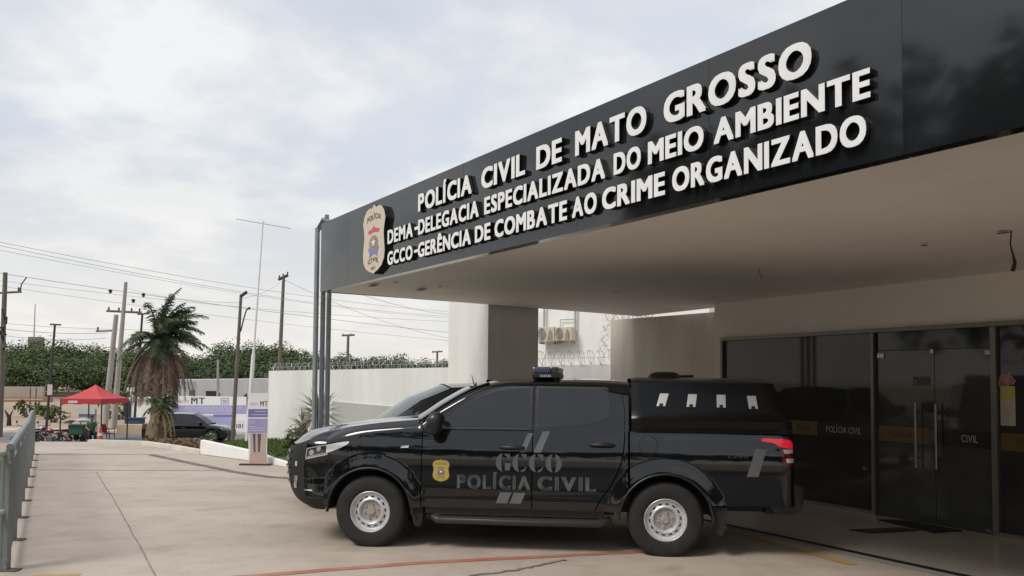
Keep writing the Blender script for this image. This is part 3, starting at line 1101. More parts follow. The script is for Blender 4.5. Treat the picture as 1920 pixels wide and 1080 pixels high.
for px0, px1, y0, y1, lab in ((1018, 1051, 614, 642, 'left outdoor air unit on the white house wall'), (1050, 1083, 614, 640, 'right outdoor air unit beside the downpipe')):
    a = at_pl(px0, y1, na, nb); b = at_pl(px1 - 1.5, y0, na, nb)
    d = (nb - na); d.z = 0; d.normalize(); n = Vector((d.y, -d.x, 0)); n = n if n.y < 0 else -n
    t = thing('air_unit', lab, 'air conditioner', (a.x, a.y, a.z), group='outdoor air units')
    w_ = (Vector((b.x, b.y, 0)) - Vector((a.x, a.y, 0))).length; h_ = b.z - a.z
    o_ = a + n * .05

    def q(u, v, k):
        p = o_ + d * (u * w_) + n * k
        return Vector((p.x, p.y, a.z + v * h_))
    mb = MB(); mb.prism([q(0, 0, 0), q(1, 0, 0), q(1, 1, 0), q(0, 1, 0)], n * .3)
    wbuild(mb, 'case', ACW, t, bevel=.012)
    mb = MB()
    ring = [q(.27 + .22 * math.cos(2 * PI * i / 20), .5 + .42 * math.sin(2 * PI * i / 20), .303) for i in range(20)]
    mb.add(ring, [tuple(range(20))])
    wbuild(mb, 'fan_shade_disc', mat('fan_shadow', (.15, .165, .15), .7), t)  # dark disc: the shade of the fan opening put into its colour
    mb = MB()
    for k in range(5):
        f = .08 + .085 * k
        mb.tube([q(.27 + f * .55 * math.cos(2 * PI * i / 16), .5 + f * math.sin(2 * PI * i / 16), .312) for i in range(17)], .006, 4)
    wbuild(mb, 'guard', ACW, t)
    mb = MB()
    mb.prism([q(.58, .08, .301), q(.9, .05, .301), q(.88, .55, .301), q(.75, .85, .301), q(.62, .5, .301)], n * .004)
    wbuild(mb, 'rust_patch', mat('rust', (.22, .13, .07), .9, c2=(.40, .31, .22), scale=9), t)
    mb = MB()
    for u in (.12, .88):
        mb.prism([q(u - .02, -.02, -.05), q(u + .02, -.02, -.05), q(u + .02, -.02, .3), q(u - .02, -.02, .3)], (0, 0, -.05))
    wbuild(mb, 'bracket', GALV, t)

# ------------------------------------------------------------------ raised letters on the fascia
def fz(px, py, out=.05):
    p = at_pl(px, py, f1 + fn * out, f2 + fn * out)
    return (Vector((p.x, p.y, 0)) - Vector((f1.x, f1.y, 0))).dot(fd), p.z


def FS(s, z, out):
    p = f1 + fd * s + fn * out
    return Vector((p.x, p.y, z))


ROWS = [
    ('upper row of large white raised letters on the dark canopy fascia', (783, 397.8), (1501, 144), (785.5, 364.5), (1513, 73.5),
     [('POLÍCIA', 784, 884), ('CIVIL', 902, 984), ('DE', 1005, 1053), ('MATO', 1078, 1212), ('GROSSO', 1244.5, 1524)]),
    ('middle row of white raised letters on the dark canopy fascia', (727.3, 458), (1634, 181), (727.8, 432), (1631, 126),
     [('DEMA', 727.5, 774.5), ('·', 778.5, 781.5), ('DELEGACIA', 784.6, 897.6), ('ESPECIALIZADA', 908, 1134.5), ('DO', 1150.5, 1201.5), ('MEIO', 1215, 1319.7), ('AMBIENTE', 1338.8, 1634.5)]),
    ('bottom row of white raised letters close to the lower fascia edge', (728.9, 497), (1595, 276), (733, 471), (1607, 216),
     [('GCCO', 727.8, 774.4), ('·', 778, 781), ('GERÊNCIA', 784.5, 883.4), ('DE', 891, 920), ('COMBATE', 927.8, 1063.3), ('AO', 1073, 1119), ('CRIME', 1129, 1247), ('ORGANIZADO', 1260.5, 1626)]),
]
WGT, DEP = 0.0, 0.04
for lab, b0, b1, t0, t1, words in ROWS:
    sb0, zb0_ = fz(*b0); sb1, zb1_ = fz(*b1); zt0 = fz(*t0)[1]; zt1 = fz(*t1)[1]
    rowt = thing('sign_lettering', lab, 'sign', FS(sb0, zb0_, 0), group='letter rows of the fascia sign')
    for wd, px0, px1 in words:
        s0, s1 = fz(px0, 400)[0], fz(px1, 400)[0]
        if wd == '·':
            s0 -= .03; s1 += .03
            mb = MB()
            f_ = (s0 - sb0) / (sb1 - sb0); z0 = lerp(zb0_, zb1_, f_); z1 = lerp(zt0, zt1, f_)
            zm0, zm1 = lerp(z0, z1, .42), lerp(z0, z1, .62)
            mb.cur = 1; mb.prism([FS(s0, zm0, .0), FS(s1, zm0, .0), FS(s1, zm1, .0), FS(s0, zm1, .0)], fn * DEP)
            mb.cur = 0; mb.add([FS(s0, zm0, DEP + .001), FS(s1, zm0, DEP + .001), FS(s1, zm1, DEP + .001), FS(s0, zm1, DEP + .001)], [(0, 1, 2, 3)])
            wbuild(mb, 'hyphen', [LETTER, LSIDE], rowt)
            continue
        res, w_, y0, hh = layout(wd, WGT, .10, .34, .1, (.064, .036))
        for ch, xo, (vs, fs, nz) in res:
            mb = MB()
            P_ = []
            for v in vs:
                u = (v.x / hh + xo) / w_; vv = (v.y - y0) / hh
                s = lerp(s0, s1, u); f_ = (s - sb0) / (sb1 - sb0)
                P_.append(FS(s, lerp(lerp(zb0_, zb1_, f_), lerp(zt0, zt1, f_), vv), .012 + DEP * (v.z / .1 + .5)))
            mb.v = [tuple(p) for p in P_]
            mb.f = fs
            mb.m = [0 if z > .9 else 1 for z in nz]
            wbuild(mb, 'letter', [LETTER, LSIDE], rowt)

# crest plaque on the fascia
SHIELD = [(0, 1.0), (.10, .955), (.22, .965), (.34, .94), (.44, .87), (.5, .76), (.455, .66), (.43, .55), (.46, .42), (.485, .30), (.46, .19), (.36, .10), (.2, .045), (.07, .02), (0, 0)]
SHIELD = SHIELD + [(-x, y) for x, y in SHIELD[-2:0:-1]]


def crest(parent, place, wide, high, deep, face, parts, letters, base_mat, textm, build, wt=.02):
    """shield outline, bands and a star roundel; place(u, v, out) gives the point; out in metres"""
    mb = MB()
    front = [place(x, y, deep) for x, y in SHIELD]
    back = [place(x, y, .004) for x, y in SHIELD]
    n = len(SHIELD)
    mb.cur = 0; mb.add(front, [tuple(range(n))])
    mb.cur = 1; mb.add(front + back, [(i, (i + 1) % n, n + (i + 1) % n, n + i) for i in range(n)])
    build(mb, 'shield', [face, base_mat], parent)
    k = deep + .003

    def poly(name, pts, m, dk=0.0):
        mb = MB(); mb.add([place(x, y, k + dk) for x, y in pts], [tuple(range(len(pts)))])
        build(mb, name, m, parent)
    A, B, C_, D_, E_ = parts
    poly('wing', [(-.26, .63), (-.08, .655), (0, .69), (.08, .655), (.26, .63), (.22, .585), (.05, .60), (-.05, .60), (-.22, .585)], A)
    poly('wreath', [(.20 * math.cos(t), .44 + .115 * math.sin(t)) for t in np.linspace(0, 2 * PI, 24)[:-1]], B)
    poly('ribbon', [(-.25, .39), (-.12, .36), (0, .33), (.12, .36), (.25, .39), (.17, .29), (.2, .24), (0, .29), (-.2, .24), (-.17, .29)], C_, .001)
    poly('roundel', [(.13 * math.cos(t), .45 + .08 * math.sin(t)) for t in np.linspace(0, 2 * PI, 24)[:-1]], D_, .002)
    poly('star', [((.115 if i % 2 == 0 else .05) * math.sin(i * PI / 5), .45 + (.07 if i % 2 == 0 else .03) * math.cos(i * PI / 5)) for i in range(10)], E_, .003)
    for text, x0, x1, y0, y1 in letters:
        mb = MB()
        flat_text(mb, text, lambda u, v: place(lerp(x0, x1, u), lerp(y0, y1, v) + (.035 * math.sin(PI * u) if len(text) > 4 else 0), k + .002), wt, gap=.13)
        build(mb, 'lettering', textm, parent)


sc0, zc0_ = fz(680.5, 450, .075); sc1, _ = fz(722, 450, .075)
zbot = fz(699, 513.5, .075)[1]; ztop = fz(716, 377.5, .075)[1]
pq = thing('crest_plaque', 'beige shield plaque standing proud of the dark fascia left of the letters', 'plaque', FS((sc0 + sc1) / 2, zbot, 0))


def cplace(x, y, o):
    return FS((sc0 + sc1) / 2 + x * (sc1 - sc0), lerp(zbot, ztop, y), o)


crest(pq, cplace, 1, 1, .075, BEIGE, (RED_P, GREEN_P, BLUE_P, RED_P, WHITE_P),
      [('POLÍCIA', -.30, .32, .755, .83), ('CIVIL', -.25, .25, .14, .205), ('MT', -.09, .09, .065, .10)], LSIDE, BROWN_P,
      lambda mb, n, m, p: wbuild(mb, n, m, p))

# ------------------------------------------------------------------ posts at the canopy corner
for k, (px, yt, lab) in enumerate(((593, 428, 'tallest of the three thin galvanised posts at the canopy corner'), (605, 548, 'middle one of the three thin galvanised posts'), (616, 549, 'rightmost of the three thin galvanised posts'))):
    yy = 12.35 + .12 * k
    p = at_y(px - (4 if k == 0 else 3), 780, yy); q = at_y(px + (3 if k == 0 else 1), yt, yy)
    base_ = Vector((p.x, p.y, .0)) + (p - q).normalized() * 0
    xx = lerp(p.x, q.x, .3)
    t = thing('canopy_post', lab, 'post', (xx, yy, 0), group='galvanised posts at the canopy corner')
    mb = MB(); mb.tube([(xx, yy, 0), (xx, yy, q.z)], .042, 12)
    wbuild(mb, 'tube', GALV, t, smooth=50)
    mb = MB(); mb.box(xx - .09, xx + .09, yy - .09, yy + .09, 0, .015)
    wbuild(mb, 'foot_plate', GALV, t)
    if k == 0:
        mb = MB(); b0 = at_y(602, 423, 12.0)
        c = at_y(612, 418, 11.9)
        mb.tube([(xx, yy, q.z - .02), at_y(606, 411, 12.2), at_y(636, 421, 11.7) ], .03, 8)
        mb.tube([at_y(613, 416, 12.1), at_y(613, 403, 12.1)], .035, 8)
        mb.tube([at_y(597, 434, 12.3), at_y(614, 410, 12.1)], .02, 6)
        wbuild(mb, 'bracket', mat('dull_bracket', (.22, .23, .24), .5, metal=.5), t, smooth=50)


# ================================================================== PICKUP
TA, TB = at_z(692, 1026), at_z(1248, 1045)
tux = (TB - TA); tux.z = 0; tux.normalize()
tn = Vector((-tux.y, tux.x, 0))
torg = (TA + TB) / 2 - tux * 1.5 + tn * .90
PT = thing('pickup', 'black police double cab pickup with a covered load bed, parked side on', 'pickup',
           (torg.x, torg.y, 0), math.atan2(tux.y, tux.x))
HUB_R, TYR_R = .359, .374

w_z = pchip([.34, .40, .5, .7, .9, .985, 1.02, 1.08, 1.14, 1.20, 1.26, 1.45, 1.66, 1.70, 1.75],
            [.895, .908, .920, .914, .906, .901, .897, .881, .866, .855, .836, .775, .692, .665, .60])
hood_z = pchip([-.60, -.554, -.365, -.047, .25, .471, .60], [1.07, 1.099, 1.185, 1.25, 1.285, 1.307, 1.315])
ARCHES = ((0.0, .46), (3.0, .46))


def half(x, z):
    w = w_z(z)
    if x < -.1:
        w -= .055 * ((-.1 - x) / .4) ** 2
    if x < .52:
        zu = hood_z(x)
        if z > zu - .09:
            w -= .07 * ((z - (zu - .09)) / .09) ** 2
    for cx_, r0_ in ARCHES:
        d = math.hypot(x - cx_, z - HUB_R)
        if r0_ - .02 < d < r0_ + .125:
            t = max(0, d - r0_) / .125
            w += .024 * (1 - smooth01(t)) + .006
    return w


def arch_low(x, base):
    z = base
    for cx_, r_ in ARCHES:
        if abs(x - cx_) < r_:
            z = max(z, HUB_R + math.sqrt(r_ * r_ - (x - cx_) ** 2))
    return z


def side_panel(x0, x1, zl, zu, nu, nv, sg, xl=None, xr=None, off=0.0):
    """zl, zu functions of x; xl, xr functions of z override the ends"""
    mb = MB()

    def fn(u, v):
        # columns bunch up near the wheel openings by taking many of them
        x = lerp(x0, x1, u)
        z = lerp(zl(x), zu(x), v)
        if xl:
            x = lerp(xl(z), x1, u)
        if xr:
            x = lerp(x0 if not xl else xl(z), xr(z), u)
        z2 = z if not (xl or xr) else lerp(zl(x), zu(x), v)
        return (x, -sg * (half(x, z2) + off), z2)
    return mb.grid(fn, nu, nv)


def flange(mb, pts, sg, dpt=.025):
    """turn an edge inward so that panel gaps read as real gaps"""
    vs = []
    for x, y, z in pts:
        vs += [(x, y, z), (x, y + sg * dpt, z)]
    return mb.add(vs, [(2 * i, 2 * i + 1, 2 * i + 3, 2 * i + 2) for i in range(len(pts) - 1)])


rear_edge_x = pchip([.43, .502, .68, .90, 1.009, 1.22], [2.30, 2.331, 2.45, 2.555, 2.580, 2.598])
rear_edge_z = pchip([2.30, 2.331, 2.45, 2.555, 2.580, 2.598], [.43, .502, .68, .90, 1.009, 1.22])
belt_z = pchip([.52, .83, 1.68, 1.78, 2.23, 2.45, 2.62], [1.235, 1.215, 1.222, 1.222, 1.222, 1.222, 1.222])

for sg in (1, -1):
    # front wing
    mb = side_panel(-.5, .535, lambda x: arch_low(x, .42), hood_z, 70, 22, sg)
    flange(mb, [(.535, -sg * half(.535, z), z) for z in np.linspace(.42, hood_z(.535), 20)], sg)
    flange(mb, [(x, -sg * half(x, arch_low(x, .42)), arch_low(x, .42)) for x in np.linspace(-.46, .46, 50)], sg, .05)
    wing = mb.build('front_wing', PAINT, PT, smooth=45)
    # doors
    mb = side_panel(.545, 1.672, lambda x: .43, belt_z, 40, 26, sg)
    for xx in (.545, 1.672):
        flange(mb, [(xx, -sg * half(xx, z), z) for z in np.linspace(.43, belt_z(xx), 20)], sg)
    flange(mb, [(x, -sg * half(x, .43), .43) for x in np.linspace(.545, 1.672, 12)], sg)
    df = mb.build('door', PAINT, PT, smooth=45)
    mb = MB()

    def fn(u, v, sg=sg):
        z = lerp(.43, 1.222, v)
        x = lerp(1.682, rear_edge_x(z), u)
        return (x, -sg * half(x, z), z)
    mb.grid(fn, 34, 26)
    flange(mb, [(1.682, -sg * half(1.682, z), z) for z in np.linspace(.43, 1.222, 20)], sg)
    flange(mb, [(rear_edge_x(z), -sg * half(rear_edge_x(z), z), z) for z in np.linspace(.43, 1.222, 24)], sg)
    dr = mb.build('door', PAINT, PT, smooth=45)
    # cab corner and load bed
    mb = MB()

    def fn(u, v, sg=sg):
        x = lerp(2.312, 2.632, u)
        zu = rear_edge_z(x - .012) if x < 2.608 else 1.222
        zl = arch_low(x, .43)
        z = lerp(min(zl, zu), zu, v)
        return (x, -sg * half(x, z), z)
    mb.grid(fn, 40, 14)
    flange(mb, [(2.632, -sg * half(2.632, z), z) for z in np.linspace(.7, 1.222, 12)], sg, .06)
    mb.build('cab_corner', PAINT, PT, smooth=45)
    rz_ = lambda x: lerp(1.222, 1.20, max(0, (x - 2.66) / 1.6))
    lowb = lambda x: arch_low(x, .52 if x > 3.2 else .44)
    mb = MB()

    def fn(u, v, sg=sg):
        x = lerp(2.652, 4.235, u)
        z = lerp(lowb(x), rz_(x), v)
        w = half(x, z)
        if x > 4.10:
            w -= .06 * ((x - 4.10) / .135) ** 2.5
        return (x, -sg * w, z)
    mb.grid(fn, 80, 24)
    flange(mb, [(2.652, -sg * half(2.652, z), z) for z in np.linspace(.72, 1.222, 12)], sg, .06)
    flange(mb, [(x, -sg * half(x, lowb(x)), lowb(x)) for x in np.linspace(2.66, 3.46, 50)], sg, .05)
    bed = mb.build('bed_side', PAINT, PT, smooth=45)
    # upper cab side: pillars and roof rail, one surface
    roofl = pchip([.50, .516, .75, 1.045, 1.232, 1.395, 1.694, 2.289, 2.605, 2.64], [1.275, 1.285, 1.448, 1.612, 1.672, 1.697, 1.708, 1.706, 1.692, 1.688])
    mb = MB()

    def fn(u, v, sg=sg):
        x = lerp(.50, 2.64, u)
        z = lerp(belt_z(x) - .002, roofl(x), v)
        w = w_z(z) - .002 - (.03 if False else 0)
        if x < .85:
            w = lerp(min(w, half(x, min(z, hood_z(x)))), w, smooth01((x - .5) / .35))
        e_ = .035
        if z > roofl(x) - e_:
            w -= .030 * ((z - roofl(x) + e_) / e_) ** 2
        return (x, -sg * w, z)
    mb.grid(fn, 70, 16)
    mb.build('pillar_frame', PAINT, PT, smooth=45)

    def wpt(x, z, o, sg=sg):
        return (x, -sg * (w_z(z) + o), z)

    def band(poly, o, name, m, parent, sg=sg, wpt=wpt):
        """polygon in (x, z) filled as a fan of quads that follow the side"""
        xs_ = [p[0] for p in poly]
        x0, x1 = min(xs_), max(xs_)

        def rng(x):
            zs = []
            for i in range(len(poly)):
                a, b = poly[i], poly[(i + 1) % len(poly)]
                if (a[0] <= x <= b[0]) or (b[0] <= x <= a[0]):
                    if abs(a[0] - b[0]) < 1e-9:
                        zs += [a[1], b[1]]
                    else:
                        zs.append(lerp(a[1], b[1], (x - a[0]) / (b[0] - a[0])))
            return min(zs), max(zs)
        mb = MB()

        def fn(u, v):
            x = lerp(x0, x1, u); lo_, hi_ = rng(x)
            return wpt(x, lerp(lo_, hi_, v), o)
        mb.grid(fn, 36, 6)
        return mb.build(name, m, parent, smooth=40)
    fw = [(.80, 1.228), (1.655, 1.235), (1.655, 1.664), (1.46, 1.658), (1.30, 1.634), (1.13, 1.577), (.97, 1.482), (.84, 1.38), (.74, 1.29), (.735, 1.24)]
    rw = [(1.70, 1.235), (2.15, 1.262), (2.36, 1.302), (2.46, 1.36), (2.475, 1.40), (2.44, 1.655), (2.40, 1.662), (1.70, 1.667)]

    def shrink(poly, d):
        cx_ = sum(p[0] for p in poly) / len(poly); cz_ = sum(p[1] for p in poly) / len(poly)
        sx_ = 1 - d / ((max(p[0] for p in poly) - min(p[0] for p in poly)) / 2)
        sz_ = 1 - d / ((max(p[1] for p in poly) - min(p[1] for p in poly)) / 2)
        return [(cx_ + (x - cx_) * sx_, cz_ + (z - cz_) * sz_) for x, z in poly]
    band(fw, .002, 'window_seal', TRIM, df); band(shrink(fw, .018), .005, 'window', CARGLASS, df)
    band(rw, .002, 'window_seal', TRIM, dr); band(shrink(rw, .018), .005, 'window', CARGLASS, dr)
    # gaps of the door frames
    mb = MB()
    mb.tube([wpt(1.677, z, -.001) for z in np.linspace(1.22, 1.69, 8)], .005, 4)
    mb.build('door_gap', BLACK, PT)
    mb = MB()
    mb.tube([wpt(x, z, -.001) for x, z in ((2.598, 1.22), (2.598, 1.45), (2.57, 1.60), (2.53, 1.675), (2.3, 1.688), (1.68, 1.69), (1.38, 1.680), (1.20, 1.645), (1.02, 1.57), (.78, 1.415), (.6, 1.29))], .005, 4)
    mb.build('door_gap', BLACK, PT)
    # waist moulding
    mb = MB()
    mb.tube([(x, -sg * (half(x, 1.218) + .004), 1.218 + .006) for x in np.linspace(.62, 1.66, 14)], .011, 6)
    mb.build('waist_moulding', TRIM, df, smooth=60)
    # handles
    for d_, hx, hzz in ((df, 1.472, 1.045), (dr, 2.376, 1.085)):
        mb = MB()
        y = half(hx, hzz)
        mb.lathe([(0, .004), (.055, .004), (.06, .002), (.062, -.01)], 18, Matrix.Translation((hx, -sg * y, hzz)) @ Matrix.Rotation(R(90) * sg, 4, 'X') @ Matrix.Diagonal((1, .62, 1, 1)))
        mb.tube([(hx - .125, -sg * (y + .003), hzz), (hx - .10, -sg * (y + .03), hzz + .003), (hx, -sg * (y + .040), hzz + .004), (hx + .10, -sg * (y + .03), hzz + .003), (hx + .125, -sg * (y + .003), hzz)], [.012, .017, .019, .017, .012], 8)
        mb.build('handle', TRIM, d_, smooth=50)
    # mirror
    mb = MB()
    mx_, mz_, my_ = .70, 1.285, 1.03
    prof = []

    def fn(u, v, sg=sg):
        a = 2 * PI * v; b = PI * u
        x = -math.cos(b) * .085
        r = math.sin(b) ** .6
        yy = math.cos(a); zz = math.sin(a)
        yy = math.copysign(abs(yy) ** .7, yy); zz = math.copysign(abs(zz) ** .7, zz)
        return (mx_ + x + .02 * zz, -sg * (my_ + yy * .115 * r), mz_ + zz * .118 * r)
    mb.grid(fn, 12, 20)
    mb.tube([(.70, -sg * .85, 1.22), (.70, -sg * .96, 1.215)], [.035, .05], 10)
    mb.build('mirror', mat('satin_mirror_shell', (0.014, 0.0145, 0.015), .34, spec=.5), PT, smooth=50)
    # step bar
    mb = MB()
    yy = .90
    mb.tube([(.62, -sg * (yy - .10), .335), (.70, -sg * yy, .305), (1.5, -sg * yy, .303), (2.36, -sg * yy, .308), (2.45, -sg * (yy - .10), .335)], [.036, .040, .040, .040, .036], 10)
    mb.box(.72, 2.35, -sg * (yy + .035) if sg > 0 else .80, -sg * .80 if sg > 0 else yy + .035, .325, .343)
    mb.build('side_step', mat('step_aluminium', (.045, .045, .045), .42, metal=.3), PT, smooth=45)
    mb = MB(); mb.box(.58, 2.40, min(-sg * .87, -sg * .70), max(-sg * .87, -sg * .70), .36, .43)
    mb.build('sill', TRIM, PT)
    # mud flaps
    for cx_, xx in ((0, .50), (3, 3.53)):
        mb = MB()
        mb.prism([(xx - .10, -sg * .90, .50), (xx + .06, -sg * .90, .50), (xx + .05, -sg * .885, .30), (xx + .02, -sg * .88, .22), (xx - .03, -sg * .88, .23)], (0, sg * .22, 0))
        mb.build('mud_flap', RUBBER, PT)
    # wheel wells
    for cx_, r_ in ARCHES:
        mb = MB()
        mb.grid(lambda u, v: (cx_ + .47 * math.cos(PI * u), -sg * lerp(.885, .48, v), HUB_R + .47 * math.sin(PI * u)), 24, 2)
        mb.add([(cx_ + .47 * math.cos(PI * i / 24), -sg * .48, HUB_R + .47 * math.sin(PI * i / 24)) for i in range(25)], [tuple(range(25))])
        mb.build('wheel_well', BLACK, PT, smooth=60)
    # black flare lips
    for cx_, r_ in ARCHES:
        mb = MB()
        pts = []
        for i in range(29):
            a = lerp(-.02, PI + .02, i / 28)
            x, z = cx_ + (r_ - .004) * math.cos(a), HUB_R + (r_ - .004) * math.sin(a)
            pts.append((x, -sg * (half(x, max(z, .42)) - .012), z))
        mb.tube(pts, .016, 6)
        mb.build('flare_lip', TRIM, PT, smooth=60)

# wheels
def wheel(cx_, sg):
    w = MB()
    T = Matrix.Translation((cx_, -sg * .785, HUB_R)) @ Matrix.Rotation(R(90) * sg, 4, 'X')
    # local +Z looks outward
    w.lathe([(.205, .09), (.215, .105), (.235, .112), (.27, .118), (.315, .117), (.345, .108), (.362, .09), (.3735, .06), (.3735, -.06), (.362, -.09), (.30, -.115), (.205, -.1)], 64, T)
    wh = w.build('wheel', RUBBER, PT, smooth=40)
    r = MB()
    NN = 56
    prof = [(.212, .100), (.206, .104), (.199, .098), (.193, .075), (.186, .060), (.176, .056), (.160, .060), (.146, .066), (.135, .078), (.126, .082), (.118, .078), (.108, .058), (.098, .050), (.07, .050), (.045, .052), (.038, .066), (0, .068)]
    r.lathe(prof, NN, T, skip=lambda k, i: i in (6,) and k % 4 in (0, 1))
    r.build('rim', STEEL, wh, smooth=35)
    h = MB()
    h.lathe([(.107, .0585), (.099, .0518), (.07, .0518), (.046, .053), (.039, .0672), (.02, .0695), (0, .0695)], 32, T)
    for k in range(6):
        a = 2 * PI * k / 6 + .3
        h.lathe([(.011, .05), (.011, .068), (.007, .072), (0, .072)], 6, T @ Matrix.Translation((.072 * math.cos(a), .072 * math.sin(a), 0)))
    h.build('hub', DUSTY, wh, smooth=35)
    d = MB()
    d.lathe([(.20, .03), (0, .03)], 32, T)
    d.build('brake_drum', BLACK, wh)


for cx_ in (0.0, 3.0):
    for sg in (1, -1):
        wheel(cx_, sg)

# nose: strongly bowed in plan, so that part of the front shows from the side
xf = pchip([.34, .37, .411, .48, .562, .70, .805, .95, 1.04, 1.09, 1.13], [-.74, -.84, -.95, -1.03, -1.08, -1.115, -1.13, -1.105, -1.07, -1.05, -1.03])
NEX = 2.4
NE = 2 / NEX


def nose(t, z, o=0.0, sg=1):
    """t: 0 at the wing, 1 at the middle of the front"""
    a = t * PI / 2
    zz = max(z, .40)
    w = half(-.5, zz) - max(0, .46 - z) * .5
    c_, s_ = (math.cos(a) ** NE if t < 1 else 0.0), math.sin(a) ** NE
    return (-.5 + (xf(z) - o + .5) * s_, -sg * (w + o) * c_, z)


def ztop(t):
    return lerp(hood_z(-.5) - .004, 1.012, smooth01(t / .55) ** .8)


def nose_patch(t0, t1, z0, z1, o, sg, nu=14, nv=8):
    mb = MB()
    mb.grid(lambda u, v: nose(lerp(t0(v) if callable(t0) else t0, t1(v) if callable(t1) else t1, u), lerp(z0, z1, v), o, sg), nu, nv)
    return mb


TG = .20
front = MB()
for sg in (1, -1):
    mb = MB()
    mb.grid(lambda u, v: nose(u * TG, lerp(.40, ztop(u * TG), v), 0, sg), 20, 26)
    mb.build('bumper_corner', PAINT, PT, smooth=45)
    front.grid(lambda u, v: nose(lerp(TG, 1, u), lerp(.36, ztop(lerp(TG, 1, u)) - .004, v), .004, sg), 26, 24)
    front.grid(lambda u, v: nose(lerp(.0, TG, u), lerp(.36, .47, v), .003, sg), 10, 4)
gr = front.build('grille', BLACK, PT, smooth=45)
mb = MB()
for zz in (.62, .70, .78, .86, .94):
    pts = [nose(t, zz, .010, 1) for t in np.linspace(.46, 1, 14)] + [nose(t, zz, .010, -1) for t in np.linspace(1, .46, 14)][1:]
    mb.tube(pts, .012, 6)
mb.build('grille_bar', mat('gloss_black_bar', (.01, .01, .01), .25), gr, smooth=50)
for sg in (1, -1):
    # headlamp from the wing round to the front
    def hl(s, v, o, sg=sg):
        zt_ = 1.078 - .085 * s ** 1.3
        zb_ = 1.063 - .17 * s ** .75
        z = lerp(zb_, zt_, v)
        if s < .62:
            x = lerp(-.235, -.5, s / .62)
            return (x, -sg * (half(x, z) + o), z)
        return nose(lerp(0, .19, (s - .62) / .38), z, o, sg)
    mb = MB(); mb.grid(lambda u, v: hl(u, v, .006), 30, 6)
    lamp = mb.build('headlight', CLEAR, PT, smooth=50)
    mb = MB(); mb.grid(lambda u, v: hl(lerp(.60, .98, u), lerp(.08, .92, v), .009), 14, 6)
    mb.build('reflector', DARKLENS, lamp, smooth=50)
    for s_, v_, r_ in ((.72, .68, .026), (.86, .42, .030)):
        c_ = Vector(hl(s_, v_, .012)); mb = MB()
        e1 = (Vector(hl(s_ + .02, v_, .012)) - c_).normalized(); e2_ = Vector((0, 0, 1))
        mb.add([c_ + e1 * r_ * math.cos(i * PI / 8) + e2_ * r_ * math.sin(i * PI / 8) for i in range(16)], [tuple(range(16))])
        mb.build('projector', CHROME, lamp)
    mb = MB(); mb.grid(lambda u, v: hl(lerp(.55, 1.0, u), lerp(-.20, -.07, v), .008), 14, 2)
    mb.build('lamp_strip', CHROME, lamp, smooth=50)
    # chrome flash by the fog lamp
    mb = nose_patch(lambda v: .33 - .04 * v, lambda v: .385 - .03 * v, .57, .70, .012, sg, 6, 6)
    mb.build('fog_trim', CHROME, PT, smooth=50)
    mb = nose_patch(.10, .20, .555, .570, .009, sg, 8, 2)
    mb.build('chrome_flash', CHROME, PT, smooth=50)
    mb = nose_patch(lambda v: .30, lambda v: .335, .80, .85, .012, sg, 4, 2)
    mb.build('fog_lamp', CLEAR, PT, smooth=50)
    mb = MB()
    mb.add([(x, -sg * (half(x, z) + .005), z) for x, z in ((.315, 1.022), (.40, 1.026), (.405, 1.048), (.33, 1.044))], [(0, 1, 2, 3)])
    mb.build('side_repeater', CHROME, PT)

# bonnet
rise_c = pchip([0, .12, .32, .55, .8, 1], [0, .46, .70, .85, .96, 1])
rise_s = pchip([0, .18, .48, .97, 1], [0, .41, .73, .99, 1])


def front_t(y_):
    a = math.acos(min(1, abs(y_)) ** (NEX / 2))
    return a / (PI / 2)


def bonnet(u, v):
    y_ = 2 * v - 1
    t = front_t(y_)
    zf_ = ztop(t)
    fx, fy, _ = nose(t, zf_, 0, 1)
    xr_ = .56 - .10 * (1 - y_ * y_)
    x = lerp(fx, xr_, u)
    we0 = half(-.5, ztop(0)); xe = lerp(-.5, .56, u)
    we = half(min(xe, .515), hood_z(min(xe, .515)))
    zr_ = lerp(1.300, hood_z(.51), abs(y_) ** 3)
    k = abs(y_) ** 2.2
    z = lerp(zf_, zr_, lerp(rise_c(u), rise_s(u), k))
    z += .012 * (1 - smooth01((abs(abs(y_) - .55)) / .2)) * smooth01(u * 3) * (1 - u * .6)
    return (x, y_ * lerp(we0, we, smooth01(u * 1.0) if u < 1 else 1) if abs(y_) < .999 else y_ * half(min(xe, .515), hood_z(min(xe, .515))), z + .002)


mb = MB(); mb.grid(bonnet, 44, 48)
mb.build('bonnet', PAINT, PT, smooth=60)
# windscreen
def roof_edge(x, sg):
    z = roofl(x)
    return Vector((x, -sg * (w_z(z) - .032), z))


def screen(u, v):
    x = lerp(.50, 1.20, u)
    a, b = roof_edge(x, 1), roof_edge(x, -1)
    p = a.lerp(b, v)
    c_ = 1 - (2 * v - 1) ** 2
    return p + Vector((-.018, 0, .024)) + Vector((-.12, 0, .055)) * c_ * (1 - .25 * u)


mb = MB(); mb.grid(screen, 16, 24)
mb.build('windscreen', CARGLASS, PT, smooth=60)
for sg in (1, -1):
    mb = MB()
    mb.grid(lambda u, v: roof_edge(lerp(.48, 1.22, u), sg) + Vector((-.004, 0, .004)) + (Vector((-.021, sg * .038, .031))) * v + Vector((0, -sg * .012, -.004)) * (1 - v), 20, 3)
    mb.build('pillar_trim', PAINT, PT, smooth=60)


def roof(u, v):
    x = lerp(1.18, 2.64, u)
    a, b = roof_edge(x, 1), roof_edge(x, -1)
    c_ = 1 - abs(2 * v - 1) ** 2.6
    q = a.lerp(b, v)
    fx = (1 - (2 * v - 1) ** 2) * -.10 * (1 - u) ** 2
    return q + Vector((fx, 0, .045 * c_))


mb = MB(); mb.grid(roof, 24, 24)
mb.build('roof', PAINT, PT, smooth=60)
